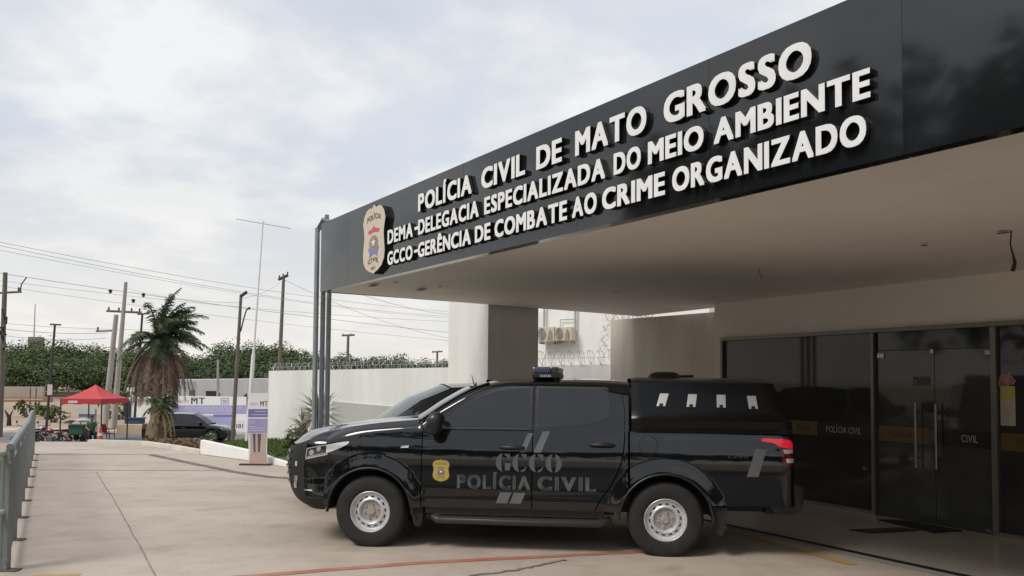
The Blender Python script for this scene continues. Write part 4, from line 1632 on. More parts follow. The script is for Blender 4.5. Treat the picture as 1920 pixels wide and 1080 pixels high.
# rear wall of the cab, floor and frame that close the body
mb = MB()
mb.box(2.60, 2.635, -.80, .80, .5, 1.25)
mb.prism([(2.60, -.80, 1.25), (2.60, .80, 1.25), (2.60, .66, 1.68), (2.60, -.66, 1.68)], (.035, 0, 0))
mb.box(.45, 4.15, -.47, .47, .40, .56)
mb.box(.58, 2.5, -.80, .80, .38, .46)
mb.box(-.72, .45, -.45, .45, .42, .9)
mb.box(3.5, 4.15, -.80, .80, .56, .62)
mb.tube([(3.0, -.75, HUB_R), (3.0, .75, HUB_R)], .06, 10)
mb.tube([(0, -.75, HUB_R), (0, .75, HUB_R)], .05, 10)
mb.build('chassis', BLACK, PT)
# tailgate
mb = MB()
mb.grid(lambda u, v: (4.236 + .012 * math.sin(PI * v), lerp(-.80, .80, u), lerp(.60, 1.20, v)), 8, 8)
mb.build('tailgate', PAINT, PT, smooth=40)
# bed cover
tw = pchip([1.222, 1.29, 1.325, 1.338, 1.352, 1.40, 1.55, 1.72], [.862, .866, .892, .896, .882, .862, .825, .782])


def tx1(z):
    return lerp(4.235, 4.055, smooth01((z - 1.30) / .45) * .6 + .4 * max(0, (z - 1.22) / .53))


mb = MB()
ZS = [1.216, 1.25, 1.29, 1.315, 1.330, 1.340, 1.352, 1.38, 1.44, 1.52, 1.60, 1.68, 1.712]
NX = 26


def tpt(i, j, sg):
    z = ZS[j]
    x = lerp(2.668, tx1(z), i / NX)
    w = tw(z)
    if x > tx1(z) - .10:
        w -= .05 * ((x - tx1(z) + .10) / .10) ** 2.5
    if x < 2.70:
        w -= .022 * ((2.70 - x) / .032) ** 2
    return (x, -sg * w, z)


for sg in (1, -1):
    mb.add([tpt(i, j, sg) for i in range(NX + 1) for j in range(len(ZS))],
           [(i * 13 + j, (i + 1) * 13 + j, (i + 1) * 13 + j + 1, i * 13 + j + 1) for i in range(NX) for j in range(12)])
mb.grid(lambda u, v: (lerp(2.668, tx1(1.712), u) - (.0 if u < .99 else 0), (2 * v - 1) * (tw(1.712) - (.05 if u > .99 else (.022 if u < .01 else 0))),
                      1.712 + .055 * (1 - abs(2 * v - 1) ** 3.5) * (1 if .01 < u < .99 else .8)), 24, 26)
for xx, k in ((2.668, 0), (None, NX)):
    ring = [tpt(k, j, 1) for j in range(13)] + [tpt(k, j, -1) for j in range(12, -1, -1)]
    mb.add(ring, [tuple(range(len(ring)))])
top = mb.build('bed_cover', TOPP, PT, smooth=35)
# black box standing in for the shadow in the gap between cab and cover
mb = MB(); mb.box(2.636, 2.668, -.70, .70, 1.0, 1.66); mb.build('gap_shade', BLACK, PT)
# white air scoops on the near side of the cover
for k, (xx, zt_) in enumerate(((2.990, 1.607), (3.268, 1.603), (3.545, 1.600), (3.838, 1.592))):
    mb = MB()
    lean = (.034, .018, .002, -.014)[k]
    w_ = .043
    pf_ = [(-w_ - lean, -.125), (-w_ * .45 - lean * .9, -.125), (-w_ * .40 - lean * .85, -.098), (w_ * .40 - lean * .85, -.098), (w_ * .45 - lean * .9, -.125), (w_ - lean, -.125), (w_ + lean * .1, 0), (-w_ + lean * .1, 0)]
    pts = [(xx + a, -(tw(zt_ + b) + .004), zt_ + b) for a, b in pf_]
    mb.prism(pts, (0, -.016, -.004))
    mb.build('air_scoop', WHITE_P, top, bevel=.004)
    mb = MB()
    mb.prism([(xx - lean * .9 - .02, -(tw(zt_ - .12) + .003), zt_ - .140), (xx - lean * .9 + .02, -(tw(zt_ - .12) + .003), zt_ - .140), (xx - lean * .9 + .02, -(tw(zt_ - .1) + .003), zt_ - .100), (xx - lean * .9 - .02, -(tw(zt_ - .1) + .003), zt_ - .100)], (0, -.012, 0))
    mb.build('scoop_slot', BLACK, top)
# rear edge window of the cover
mb = MB(); mb.prism([(4.19, -.62, 1.34), (4.19, .62, 1.34), (4.09, .60, 1.66), (4.09, -.60, 1.66)], (.012, 0, .004)); mb.build('rear_window', CARGLASS, top)
# roof vent on the cover, beacon and aerial on the cab: bolted on
mb = MB()
mb.lathe([(.0, .075), (.10, .073), (.155, .062), (.19, .040), (.215, .012), (.215, -.02)], 28, Matrix.Translation((3.05, -.10, 1.762)) @ Matrix.Diagonal((.85, 1, .92, 1)))
mb.tube([(3.20, -.10, 1.782), (3.36, -.10, 1.785)], .014, 8)
mb.build('roof_vent', TRIM, top, smooth=40)
bx, bz = 1.775, 1.745
mb = MB()
mb.box(bx - .14, bx + .14, -.55, .55, bz + .008, bz + .055)
mb.box(bx - .11, bx + .12, -.30, .30, bz + .0, bz + .012)
for sx_ in (-1, 1):
    mb.box(bx + sx_ * .11 - .02, bx + sx_ * .11 + .02, -.50, -.46, bz - .02, bz + .02)
lb = mb.build('light_bar', TRIM, PT, bevel=.008)
mb = MB()
mb.box(bx - .135, bx + .06, -.54, .54, bz + .057, bz + .125)
mb.build('beacon_lens', BULB_BLUE, lb, bevel=.018)
mb = MB()
mb.box(bx + .064, bx + .135, -.54, .54, bz + .057, bz + .125)
mb.build('beacon_housing', mat('grey_beacon_side', (.05, .05, .055), .3), lb, bevel=.012)
mb = MB()
for i in range(6):
    mb.box(bx - .05 + .02 * i, bx - .04 + .02 * i, -.556, -.5505, bz + .018, bz + .04)
mb.build('rivet', CLEAR, lb)
mb = MB()
mb.box(.98, 1.06, -.64, -.56, 1.648, 1.662)
mb.tube([(1.04, -.6, 1.655), (1.02, -.6, 1.70), (1.00, -.6, 1.78)], [.008, .006, .003], 6)
mb.tube([(1.045, -.6, 1.655), (1.05, -.6, 1.70)], [.012, .006], 6)
mb.build('aerial', TRIM, PT)
# tail lamps
for sg in (1, -1):
    def bedy(x, z, o, sg=sg):
        w = half(x, z)
        if x > 4.10:
            w -= .06 * ((x - 4.10) / .135) ** 2.5
        return (x, -sg * (w + o), z)
    up = pchip([3.905, 3.93, 4.10, 4.236], [1.165, 1.186, 1.186, 1.172])
    low = pchip([3.905, 3.93, 4.03, 4.09, 4.12, 4.236], [1.160, 1.138, 1.122, 1.08, .93, .90])
    mb = MB(); mb.grid(lambda u, v: bedy(lerp(3.907, 4.236, u), lerp(low(lerp(3.907, 4.236, u)), up(lerp(3.907, 4.236, u)), v), .004), 30, 12)
    mb.add([(4.236, -sg * .86, .90), (4.245, -sg * .70, .90), (4.245, -sg * .70, 1.17), (4.236, -sg * .86, 1.17)], [(0, 1, 2, 3)])
    tl = mb.build('tail_light', REDDARK, PT, smooth=45)
    lowr = pchip([3.92, 3.95, 4.04, 4.10, 4.236], [1.152, 1.146, 1.132, 1.095, 1.075])
    upr = pchip([3.92, 3.95, 4.10, 4.20, 4.236], [1.166, 1.176, 1.174, 1.160, 1.13])
    mb = MB(); mb.grid(lambda u, v: bedy(lerp(3.925, 4.228, u), lerp(lowr(lerp(3.925, 4.228, u)), upr(lerp(3.925, 4.228, u)), v), .008), 24, 5)
    mb.build('brake_lens', REDLENS, tl, smooth=45)
    for z0, z1, xa, xb in ((1.035, 1.073, 4.118, 4.224), (.945, .985, 4.145, 4.228)):
        mb = MB(); mb.grid(lambda u, v: bedy(lerp(xa + (z1 - lerp(z0, z1, v)) * .4, xb, u), lerp(z0, z1, v), .008), 8, 3)
        mb.build('reversing_lens', CLEAR, tl, smooth=45)
# rear bumper and hitch
mb = MB()
mb.prism([(4.00, -.86, .50), (4.06, -.86, .44), (4.24, -.84, .43), (4.33, -.80, .50), (4.345, -.80, .70), (4.24, -.87, .735), (4.10, -.87, .68)], (0, 1.72, 0))
mb.build('rear_bumper', TRIM, PT, bevel=.02)
mb = MB()
mb.box(3.98, 4.10, -.78, -.60, .43, .60)
mb.box(3.98, 4.10, .60, .78, .43, .60)
mb.tube([(4.04, -.74, .50), (4.04, .74, .50)], .045, 10)
mb.box(4.10, 4.34, -.05, .05, .45, .52)
mb.tube([(4.24, -.50, .56), (4.24, -.50, .455), (4.335, -.50, .45)], .018, 8)
mb.tube([(3.6, -.62, .50), (3.95, -.62, .53)], .05, 8)
mb.build('tow_hitch', BLACK, PT, smooth=45)
mb = MB(); mb.box(4.30, 4.345, -.56, -.45, .49, .53); mb.build('hitch_plate', CHROME, PT, bevel=.006)
# fuel flap
mb = MB(); pts = []
for i in range(31):
    a = 2 * PI * i / 30
    x, z = 2.833 + .092 * math.cos(a), 1.09 + .092 * math.sin(a)
    pts.append((x, -(half(x, z) + .0005), z))
mb.tube(pts, .0035, 4); mb.build('fuel_flap', BLACK, PT)

# lettering and markings on the near side
def sp(x, z, o=.003):
    return (x, -(half(x, z) + o), z)


def mark(name, polys, m, o=.003, cuts=1):
    mb = MB()
    for p in polys:
        # quads are split into small cells so that they follow the panel
        if len(p) == 4:
            a, b, c_, d = p
            mb.grid(lambda u, v: sp(lerp(lerp(a[0], b[0], u), lerp(d[0], c_[0], u), v), lerp(lerp(a[1], b[1], u), lerp(d[1], c_[1], u), v), o), 6, 8)
        else:
            mb.add([sp(x, z, o) for x, z in p], [tuple(range(len(p)))])
    return mb.build(name, m, PT)


mb = MB()
flat_text(mb, 'POLÍCIA', lambda u, v: sp(lerp(.915, 1.660, u), lerp(.627, .765, v), .0035), .0, gap=.20, fat=(.06, .035))
mb.build('lettering', DECAL, PT)
mb = MB()
flat_text(mb, 'CIVIL', lambda u, v: sp(lerp(1.735, 2.314, u), lerp(.627, .765, v), .0035), .0, gap=.20, fat=(.06, .035))
mb.build('lettering', DECAL, PT)
# stencil capitals, cut with a vertical bridge


def arc(cx_, cz_, rx, rz, a0, a1, n=10):
    return [(cx_ + rx * math.cos(lerp(a0, a1, i / n)), cz_ + rz * math.sin(lerp(a0, a1, i / n))) for i in range(n + 1)]


polys = []
z0, z1 = .805, .985
for k, ch in enumerate('GCCO'):
    xa = 1.315 + .168 * k; ww = .150; cx_ = xa + ww / 2; cz_ = (z0 + z1) / 2; rz2 = (z1 - z0) / 2
    lft = arc(cx_ - .006, cz_, ww / 2, rz2, PI / 2, 3 * PI / 2)
    inn = arc(cx_ - .006, cz_, .020, rz2, 3 * PI / 2, PI / 2)
    polys.append(('f', lft, inn[::-1]))
    if ch == 'O':
        polys.append(('f', arc(cx_ + .006, cz_, ww / 2, rz2, PI / 2, -PI / 2), arc(cx_ + .006, cz_, .020, rz2, PI / 2, -PI / 2)))
    else:
        polys.append(('f', [(cx_ + .008, z1), (cx_ + .035, z1 - .004), (cx_ + .062, z1 - .001)], [(cx_ + .008, z1 - .014), (cx_ + .035, z1 - .03), (cx_ + .062, z1 - .068)]))
        if ch == 'G':
            polys.append(('f', [(cx_ + .012, cz_ - .005), (cx_ + .075, cz_ - .005)], [(cx_ + .012, z0 + .01), (cx_ + .06, z0 + .012)]))
        else:
            polys.append(('f', [(cx_ + .008, z0 + .014), (cx_ + .035, z0 + .028), (cx_ + .066, z0 + .062)], [(cx_ + .008, z0), (cx_ + .035, z0 + .004), (cx_ + .05, z0 + .016)]))
mb = MB()
for _, a, b in polys:
    n = len(a)
    mb.add([sp(*p, .0035) for p in a] + [sp(*p, .0035) for p in b], [(i, i + 1, n + i + 1, n + i) for i in range(n - 1)])
mb.build('unit_lettering', DECAL, PT)
# slanted stripes above and below the writing
sl = .42
def slant(x, zb_, zt_, w_):
    return [(x, zb_), (x + w_, zb_), (x + w_ + (zt_ - zb_) * sl, zt_), (x + (zt_ - zb_) * sl, zt_)]
mark('stripe', [slant(1.312, .488, .597, .115)], DECAL2)
mark('stripe', [slant(1.452, .488, .597, .115)], DECAL2)
mark('stripe', [slant(1.548, 1.0, 1.19, .055)], DECAL2)
mark('stripe', [slant(1.690, 1.0, 1.212, .075)], DECAL2)
mark('stripe', [[(3.775, .805), (3.885, .805), (3.965, 1.07), (3.862, 1.075)]], DECAL2)
mb = MB()
flat_text(mb, 'L200', lambda u, v: sp(lerp(3.60, 3.79, u), lerp(.985, 1.02, v), .003), .0, gap=.18)
mb.build('badge', mat('faint_badge', (.05, .052, .055), .4), PT)
faint = mat('faint_decal', (.020, .021, .022), .5)
mb = MB()
flat_text(mb, 'POLÍCIA JUDICIÁRIA', lambda u, v: sp(lerp(.99, 1.16, u), lerp(.552, .566, v), .003), .0, gap=.2)
mb.build('small_print', faint, PT)
mb = MB()
flat_text(mb, 'POLÍCIA', lambda u, v: sp(lerp(1.70, 1.82, u), lerp(.553, .571, v), .003), .0, gap=.2)
mb.add([sp(x, z) for x, z in ((1.84, .556), (2.26, .556), (2.26, .561), (1.84, .561))], [(0, 1, 2, 3)])
mb.build('small_print', faint, PT)
shd = bpy.data.objects.new('door_crest', None)
mbx = MB(); mbx.add([sp(.747 + x * .185, .70 + (y) * .235 - .015, .0032) for x, y in SHIELD], [tuple(range(len(SHIELD)))])
bpy.data.objects.remove(shd)
shield = mbx.build('door_crest', GOLD_D, PT)


def dplace(x, y, o):
    return sp(.747 + x * .172, .692 + y * .22, .0034 + o * .25)


def dsub(mb, n, m, p):
    return mb.build(n, m, p)


crest(shield, dplace, 1, 1, .004, GOLD, (PINKD, GOLD_D, PINKD, BLUE_P, WHITE_P), [('POLÍCIA', -.32, .32, .75, .84), ('CIVIL', -.26, .26, .12, .20)], GOLD_D, GOLD_D, dsub)


# ================================================================== GENERAL CAR (second vehicle, street hatchback)
def car(root, prm, paint, glass):
    """prm: dict of profile curves along x (0 = nose, L = tail)"""
    Lc, hw = prm['L'], prm['hw']
    topz = pchip(*zip(*prm['deck']))           # bonnet, belt and boot line at the centre
    wid = pchip(*zip(*prm['plan']))
    sill = prm['sill']
    wheels, wr = prm['wheels'], prm['wr']

    def sec(x, v, sg):
        w = wid(x) * hw
        zt = topz(x)
        shoulder = zt - .10
        if v < .7:
            t = v / .7
            z = lerp(sill, shoulder, t)
            for wx in wheels:
                if abs(x - wx) < wr + .05:
                    za = wr + math.sqrt((wr + .05) ** 2 - (x - wx) ** 2)
                    z = lerp(max(sill, min(za, shoulder - .02)), shoulder, t)
            y = w * (.955 + .045 * math.sin(PI * min(1, t * .9)))
        else:
            t = (v - .7) / .3
            a = t * PI / 2
            z = shoulder + .10 * math.sin(a) ** .8 + 0
            y = w * (.955 + .045 * math.sin(PI * .9)) * (math.cos(a) ** .45 if t < 1 else 0)
        return (x, -sg * y, z)
    mb = MB()
    for sg in (1, -1):
        mb.grid(lambda u, v: sec(Lc * u, v, sg), 90, 28)
    for x in (0, Lc):
        ring = [sec(x, v, 1) for v in np.linspace(0, 1, 15)] + [sec(x, v, -1) for v in np.linspace(1, 0, 15)]
        mb.add(ring, [tuple(range(len(ring)))])
    mb.box(.2, Lc - .2, -hw * .6, hw * .6, sill + .02, sill + .25)
    mb.build('body', paint, root, smooth=50)
    # cabin
    ws0, ws1, rs1, rs0 = prm['cabin']          # base and top of windscreen, top and base of rear screen (x, z)
    bt, tp = prm['bt'] * hw, prm['tp'] * hw

    def rim(t):
        """top line of the cabin side from windscreen base to rear base"""
        pts = [ws0, (lerp(ws0[0], ws1[0], .5), lerp(ws0[1], ws1[1], .63)), ws1, (lerp(ws1[0], rs1[0], .4), ws1[1] + prm['crown']), rs1, rs0]
        k = t * 5; i = min(int(k), 4); f = k - i
        p = lerp(pts[i][0], pts[i + 1][0], f), lerp(pts[i][1], pts[i + 1][1], f)
        return p

    def yw(x, z):
        zb = topz(x) - .06
        return lerp(bt, tp, min(1, max(0, (z - zb) / (ws1[1] - zb))))
    mb = MB()
    for sg in (1, -1):
        def fn(u, v, sg=sg):
            x, z = rim(u)
            zb = min(z, topz(x) - .06)
            zz = lerp(zb, z, v)
            return (x, -sg * yw(x, zz) * (1 - .03 * max(0, v - .85) / .15), zz)
        mb.grid(fn, 60, 10)
    mb.grid(lambda u, v: (lerp(ws1[0] - .03, rs1[0] + .03, u) - .06 * (1 - (2 * v - 1) ** 2) * (1 - u), (2 * v - 1) * tp * .97,
                          rim(lerp(.4, .8, u))[1] + .05 * (1 - abs(2 * v - 1) ** 2.5)), 16, 16)
    mb.build('cabin', paint, root, smooth=45)

    def screen(a, b, name, m):
        mb = MB()
        def along(u):
            return rim(.4 * u) if a[0] < b[0] and a == ws0 else (lerp(a[0], b[0], u), lerp(a[1], b[1], u))
        mb.grid(lambda u, v: (along(u)[0] + (-.10 if a[0] < b[0] else .06) * (1 - (2 * v - 1) ** 2), (2 * v - 1) * (lerp(yw(a[0], a[1]), tp * .97, u) - .035),
                              along(u)[1] + .035 * (1 - (2 * v - 1) ** 2) + .004), 12, 14)
        return mb.build(name, m, root, smooth=60)
    screen(ws0, ws1, 'windscreen', prm.get('wsm', glass))
    screen(rs0, rs1, 'rear_window', glass)
    for sg in (1, -1):
        for poly in prm['windows']:
            mb = MB()
            cxp = sum(p[0] for p in poly) / len(poly); czp = sum(p[1] for p in poly) / len(poly)
            mb.add([(x, -sg * (yw(x, z) + .006), z) for x, z in poly], [tuple(range(len(poly)))])
            mb.build('window', glass, root)
        mb = MB()
        x, z = prm['mirror']
        for k in range(1):
            mb.grid(lambda u, v: (x - math.cos(PI * u) * .07, -sg * (hw * 1.06 + .11 * math.cos(2 * PI * v) * math.sin(PI * u) ** .6), z + .085 * math.sin(2 * PI * v) * math.sin(PI * u) ** .6), 8, 12)
        mb.tube([(x, -sg * hw * .88, z - .06), (x, -sg * hw * 1.0, z - .05)], .03, 6)
        mb.build('mirror', TRIM, root, smooth=60)
        for wx in wheels:
            T = Matrix.Translation((wx, -sg * (hw - .10), wr)) @ Matrix.Rotation(R(90) * sg, 4, 'X')
            w = MB(); w.lathe([(wr * .62, .09), (wr * .8, .105), (wr * .95, .09), (wr, .05), (wr, -.08), (wr * .6, -.1)], 36, T)
            wh = w.build('wheel', RUBBER, root, smooth=40)
            r_ = MB()
            r_.lathe([(wr * .63, .088), (wr * .60, .095), (wr * .57, .07), (wr * .52, .04), (wr * .2, .05), (wr * .1, .07), (0, .07)], 30, T, skip=lambda k, i: i == 3 and k % 6 in (2, 3, 4))
            r_.build('rim', STEEL, wh, smooth=35)
            d = MB(); d.lathe([(wr * .6, .03), (0, .03)], 24, T); d.build('brake_drum', BLACK, wh)
        mb = MB()
        mb.add([(x, -sg * (wid(x) * hw * .99 + .012), z) for x, z in prm['lampf']], [tuple(range(len(prm['lampf'])))])
        mb.build('headlight', CLEAR, root)
        mb = MB()
        mb.add([(x, -sg * (wid(x) * hw * .99 + .014), z) for x, z in prm['lampr']], [tuple(range(len(prm['lampr'])))])
        mb.build('tail_light', REDDARK, root)
        for hx in prm['handles']:
            mb = MB(); zz = topz(hx) - .2
            mb.tube([(hx - .08, -sg * (hw * wid(hx) + .01), zz), (hx + .08, -sg * (hw * wid(hx) + .01), zz)], .014, 6)
            mb.build('handle', TRIM, root, smooth=50)
    mb = MB()
    mb.box(-.02, .05, -hw * .55, hw * .55, sill + .12, sill + .34)
    mb.build('grille', TRIM, root, bevel=.01)


# second vehicle behind the pickup: turned a little towards the viewer
ang = R(13)
hd = Vector((math.cos(ang), math.sin(ang), 0))        # nose to tail
nose_p = at_y(557, 830, 10.75)
v2 = thing('parked_car', 'dark car with a pale sky reflection on its bonnet, parked behind the black pickup', 'car', (nose_p.x - .06, nose_p.y + .2, 0), ang)
car(v2, dict(L=4.4, hw=.90, sill=.28, wheels=(.85, 3.45), wr=.34,
             deck=[(0, .80), (.06, .90), (.25, .985), (.6, 1.065), (1.2, 1.135), (1.6, 1.16), (2.4, 1.14), (3.6, 1.16), (4.3, 1.14), (4.4, 1.0)],
             plan=[(0, .70), (.10, .84), (.35, .95), (.8, 1), (3.8, 1), (4.25, .93), (4.4, .80)],
             cabin=((1.20, 1.13), (2.12, 1.615), (3.55, 1.60), (4.15, 1.12)), bt=.94, tp=.70, crown=.03,
             windows=[[(1.62, 1.20), (2.62, 1.20), (2.62, 1.56), (2.2, 1.55)], [(2.70, 1.20), (3.55, 1.22), (3.45, 1.54), (2.70, 1.56)]],
             mirror=(1.62, 1.22), lampf=[(.16, .84), (.42, .92), (.62, .965), (.30, .93), (.18, .90)], lampr=[(4.2, .95), (4.36, .98), (4.36, 1.1), (4.15, 1.08)],
             handles=(2.45, 3.35), wsm=TEALGLASS), PAINT2, CARGLASS)

# black hatchback out on the street
hz0 = gz(0, 40) + .03
hp = at_z(436, 828, hz0)
hb = thing('hatchback', 'small black hatchback parked on the street in front of the purple banner', 'car', (hp.x, hp.y, hz0), PI + R(4))
car(hb, dict(L=4.3, hw=.85, sill=.24, wheels=(.80, 3.35), wr=.31,
             deck=[(0, .62), (.06, .70), (.3, .80), (.8, .90), (1.2, .945), (2.4, .955), (3.6, .98), (4.2, .98), (4.3, .85)],
             plan=[(0, .72), (.10, .86), (.4, .97), (.8, 1), (3.6, 1), (4.15, .93), (4.3, .80)],
             cabin=((1.05, .93), (1.85, 1.42), (3.35, 1.41), (3.95, .99)), bt=.94, tp=.72, crown=.03,
             windows=[[(1.42, .99), (2.35, .99), (2.35, 1.36), (1.95, 1.36)], [(2.42, .99), (3.45, 1.0), (3.25, 1.35), (2.42, 1.36)]],
             mirror=(1.4, 1.0), lampf=[(.05, .60), (.35, .70), (.45, .76), (.12, .72)], lampr=[(4.05, .78), (4.25, .80), (4.25, .95), (4.0, .95)],
             handles=(2.2, 3.1)), PAINT, CARGLASS)

# ================================================================== LEFT RAILING
Rz0 = .0
ra, rb = at_z(11, 1073), at_y(64, 776, 17.2)
g_near = Vector((ra.x, ra.y, 0)); g_far = Vector((rail_x(17.2), 17.2, 0))
rt = thing('railing', 'grey steel railing with close upright bars along the driveway edge', 'railing', g_near)
top_n = 1.10; top_f = rb.z
def rp(t, z):
    p = g_near.lerp(g_far, t)
    return Vector((p.x, p.y, z))


def rtop(t):
    return lerp(top_n, top_f, t) + .10 * math.sin(PI * min(1, max(0, (t - .55) / .45)))


mb = MB()
pts = [rp(t, rtop(t)) for t in np.linspace(0, 1, 26)]
mb.tube(pts + [rp(1.004, rtop(1) - .10), rp(1.004, rtop(1) - .3)], .030, 10)
wbuild(mb, 'top_rail', RAILP, rt, smooth=60)
mb = MB(); mb.tube([rp(t, rtop(t) - .14) for t in np.linspace(0, 1, 26)], .016, 8)
wbuild(mb, 'middle_rail', RAILP, rt, smooth=60)
mb = MB(); mb.tube([rp(t, .10) for t in np.linspace(0, 1, 26)], .016, 8)
wbuild(mb, 'bottom_rail', RAILP, rt, smooth=60)
LR = (g_far - g_near).length
nb_ = 96
for i in range(nb_):
    t = (i + .5) / nb_
    if i % 12 == 0:
        continue
    mb = MB(); p = rp(t, 0)
    mb.box(p.x - .010, p.x + .010, p.y - .020, p.y + .020, .11, rtop(t) - .14)
    wbuild(mb, 'upright_bar', RAILP, rt)
for i in range(9):
    t = (i * 12 + .5) / nb_ if i < 8 else 1
    mb = MB(); p = rp(t, 0)
    mb.box(p.x - .02, p.x + .02, p.y - .03, p.y + .03, 0.004, rtop(t) - .02)
    wbuild(mb, 'post', RAILP, rt)
    mb = MB(); mb.box(p.x - .03, p.x + .11, p.y - .05, p.y + .05, 0.0, .014)
    wbuild(mb, 'foot_plate', mat('rusty_foot', (.12, .09, .075), .8), rt)
side0 = rp(.005, 1.06)
g2 = thing('railing', 'pale railing that turns left from the near railing post over the grass', 'railing', (side0.x, side0.y, -.05))
mb = MB()
e_ = at_y(-260, 880, 5.9)
for z in (1.04, .52):
    mb.tube([Vector((side0.x - .03, side0.y, z)), Vector((e_.x, e_.y, z))], .025, 8)
wbuild(mb, 'rail', mat('pale_green_rail', (.40, .44, .39), .5), g2, smooth=60)
mb = MB(); mb.tube([Vector((e_.x, e_.y, -.05)), Vector((e_.x, e_.y, 1.06))], .03, 8); wbuild(mb, 'post', MAST, g2, smooth=60)
mb = MB(); mb.tube([Vector((side0.x - .06, side0.y + .03, -.05)), Vector((side0.x - .06, side0.y + .03, 1.06))], .035, 8); wbuild(mb, 'post', RAILP, g2, smooth=60)

# ================================================================== POLES AND LINES
def ground_at(px, y):
    p = at_y(px, 800, y)
    return p, gz(p.x, p.y)


def pole(name, label, cat, pt, pb, y, r0, r1, m, group=None, yb=None):
    """pt, pb: pixels of the top and of the point near the ground"""
    q = at_y(*pt, y); p = at_y(*pb, yb or y)
    d = q - p
    g = gz(p.x, p.y) - .05
    foot = p + d * ((g - p.z) / d.z)
    t = thing(name, label, cat, foot, group=group)
    mb = MB(); mb.tube([foot, foot.lerp(q, .5), q], [r0, (r0 + r1) / 2, r1], 12)
    wbuild(mb, 'shaft', m, t, smooth=60)
    return t, foot, q


def arm(t, a, b, r, m, name='crossarm', ins=()):
    mb = MB(); mb.tube([a, b], r, 8)
    o = wbuild(mb, name, m, t, smooth=60)
    for f in ins:
        p = a.lerp(b, f)
        mb = MB(); mb.lathe([(0, .26), (.05, .24), (.06, .18), (.04, .15), (.065, .10), (.04, .06), (.03, 0)], 10, Matrix.Translation(p))
        wbuild(mb, 'insulator', mat('brown_insulator', (.10, .07, .06), .4), t, smooth=60)
    return o


G = 'utility poles along the street'
t, f_, q_ = pole('utility_pole', 'dark weathered pole at the left picture edge with a short crossarm', 'pole', (10, 511), (3, 700), 42, .16, .11, POLE_W, G)
arm(t, at_y(-30, 551, 42), at_y(40, 547, 42), .06, POLE_W, ins=(.05, .52, .93))
mb = MB(); mb.tube([at_y(38, 548, 42), at_y(40, 533, 42), at_y(50, 520, 42)], .03, 6); wbuild(mb, 'drop_wire', CABLE, t)
mb = MB()
for i in range(9):
    p = at_y(6 + 3 * math.sin(i * 2.1), 590 + i * 7, 41.7); mb.tube([p, p + Vector((.22 * math.sin(i), -.1, .3 * math.cos(i * 1.3))), p + Vector((.1, 0, -.3))], .05, 5)
wbuild(mb, 'cable_tangle', CABLE, t)
PL1 = q_
t, f_, q_ = pole('utility_pole', 'tall leaning concrete pole with a long crossarm beside the red tent', 'pole', (236, 529), (214, 790), 48, .19, .10, POLE_C, G)
arm(t, at_y(200, 583, 48), at_y(265, 586, 48), .07, POLE_W, ins=(.06, .35, .72, .95))
PL2 = q_
t, f_, q_ = pole('utility_pole', 'shorter stout concrete pole just left of the tall leaning one', 'pole', (218, 590), (197, 790), 47, .19, .13, POLE_C, G)
arm(t, at_y(180, 621, 47), at_y(214, 620, 47), .05, POLE_W, ins=(.1,))
t, f_, q_ = pole('street_lamp', 'thin black lamp post with a cross head left of the red tent', 'street lamp', (103, 609), (88, 789), 46, .075, .06, POLE_D, 'dark lamp posts')
arm(t, at_y(94, 608, 46), at_y(114, 609, 46), .05, POLE_D, 'lamp_head')
a = at_y(94, 731, 45.8)
mb = MB(); mb.box(a.x - .14, a.x + .14, a.y - .05, a.y - .02, a.z - .3, a.z + .32); wbuild(mb, 'notice_plate', mat('faded_plate', (.6, .48, .46), .6), t)
t, f_, q_ = pole('street_lamp', 'thin black post rising beside the dry skirt of the palm', 'street lamp', (267, 588), (252, 790), 46, .075, .06, POLE_D, 'dark lamp posts')
arm(t, at_y(258, 589, 46), at_y(280, 588, 46), .05, POLE_D, 'lamp_head')
t, f_, q_ = pole('utility_pole', 'brown timber pole with a lamp arm in front of the purple banner', 'pole', (452, 552), (438, 790), 33, .095, .06, POLE_W, G)
mb = MB(); mb.tube([at_y(451, 556, 33), at_y(463, 547, 33)], .07, 8); a, b = at_y(456, 549, 32.9), at_y(464, 545, 32.9)
wbuild(mb, 'lamp_head', POLE_D, t, smooth=60)
mb = MB(); mb.tube([at_y(451, 622, 33), at_y(457, 598, 33), at_y(462, 581, 33), at_y(469, 577, 33)], [.03, .03, .03, .06], 8); wbuild(mb, 'lamp_arm', POLE_D, t, smooth=60)
PL6 = q_
t, f_, q_ = pole('utility_pole', 'bare brown pole with a cluster of fittings on top behind the white wall', 'pole', (532, 517), (524, 690), 52, .17, .10, POLE_W, G)
arm(t, at_y(522, 524, 52), at_y(540, 516, 52), .10, POLE_D, 'transformer', ins=(.1, .5, .95))
PL7 = q_
for (a, b, y, lab) in (((653, 627), (651, 700), 95, 'small distant pole with a flat crossarm left of the pillar'), ((820, 658), (819, 700), 130, 'tiny far pole right above the razor wire next to the pillar')):
    t, f_, q_ = pole('utility_pole', lab, 'pole', a, b, y, .20, .16, POLE_W, G)
    w_ = 12 if y < 100 else 10
    arm(t, at_y(a[0] - w_, a[1] + 2, y), at_y(a[0] + w_, a[1] + 1, y), .12, POLE_W, ins=(.1, .7))
t, f_, q_ = pole('utility_pole', 'slim pale post standing against the grey shed', 'pole', (409, 674), (408, 745), 50, .09, .07, POLE_C, G)

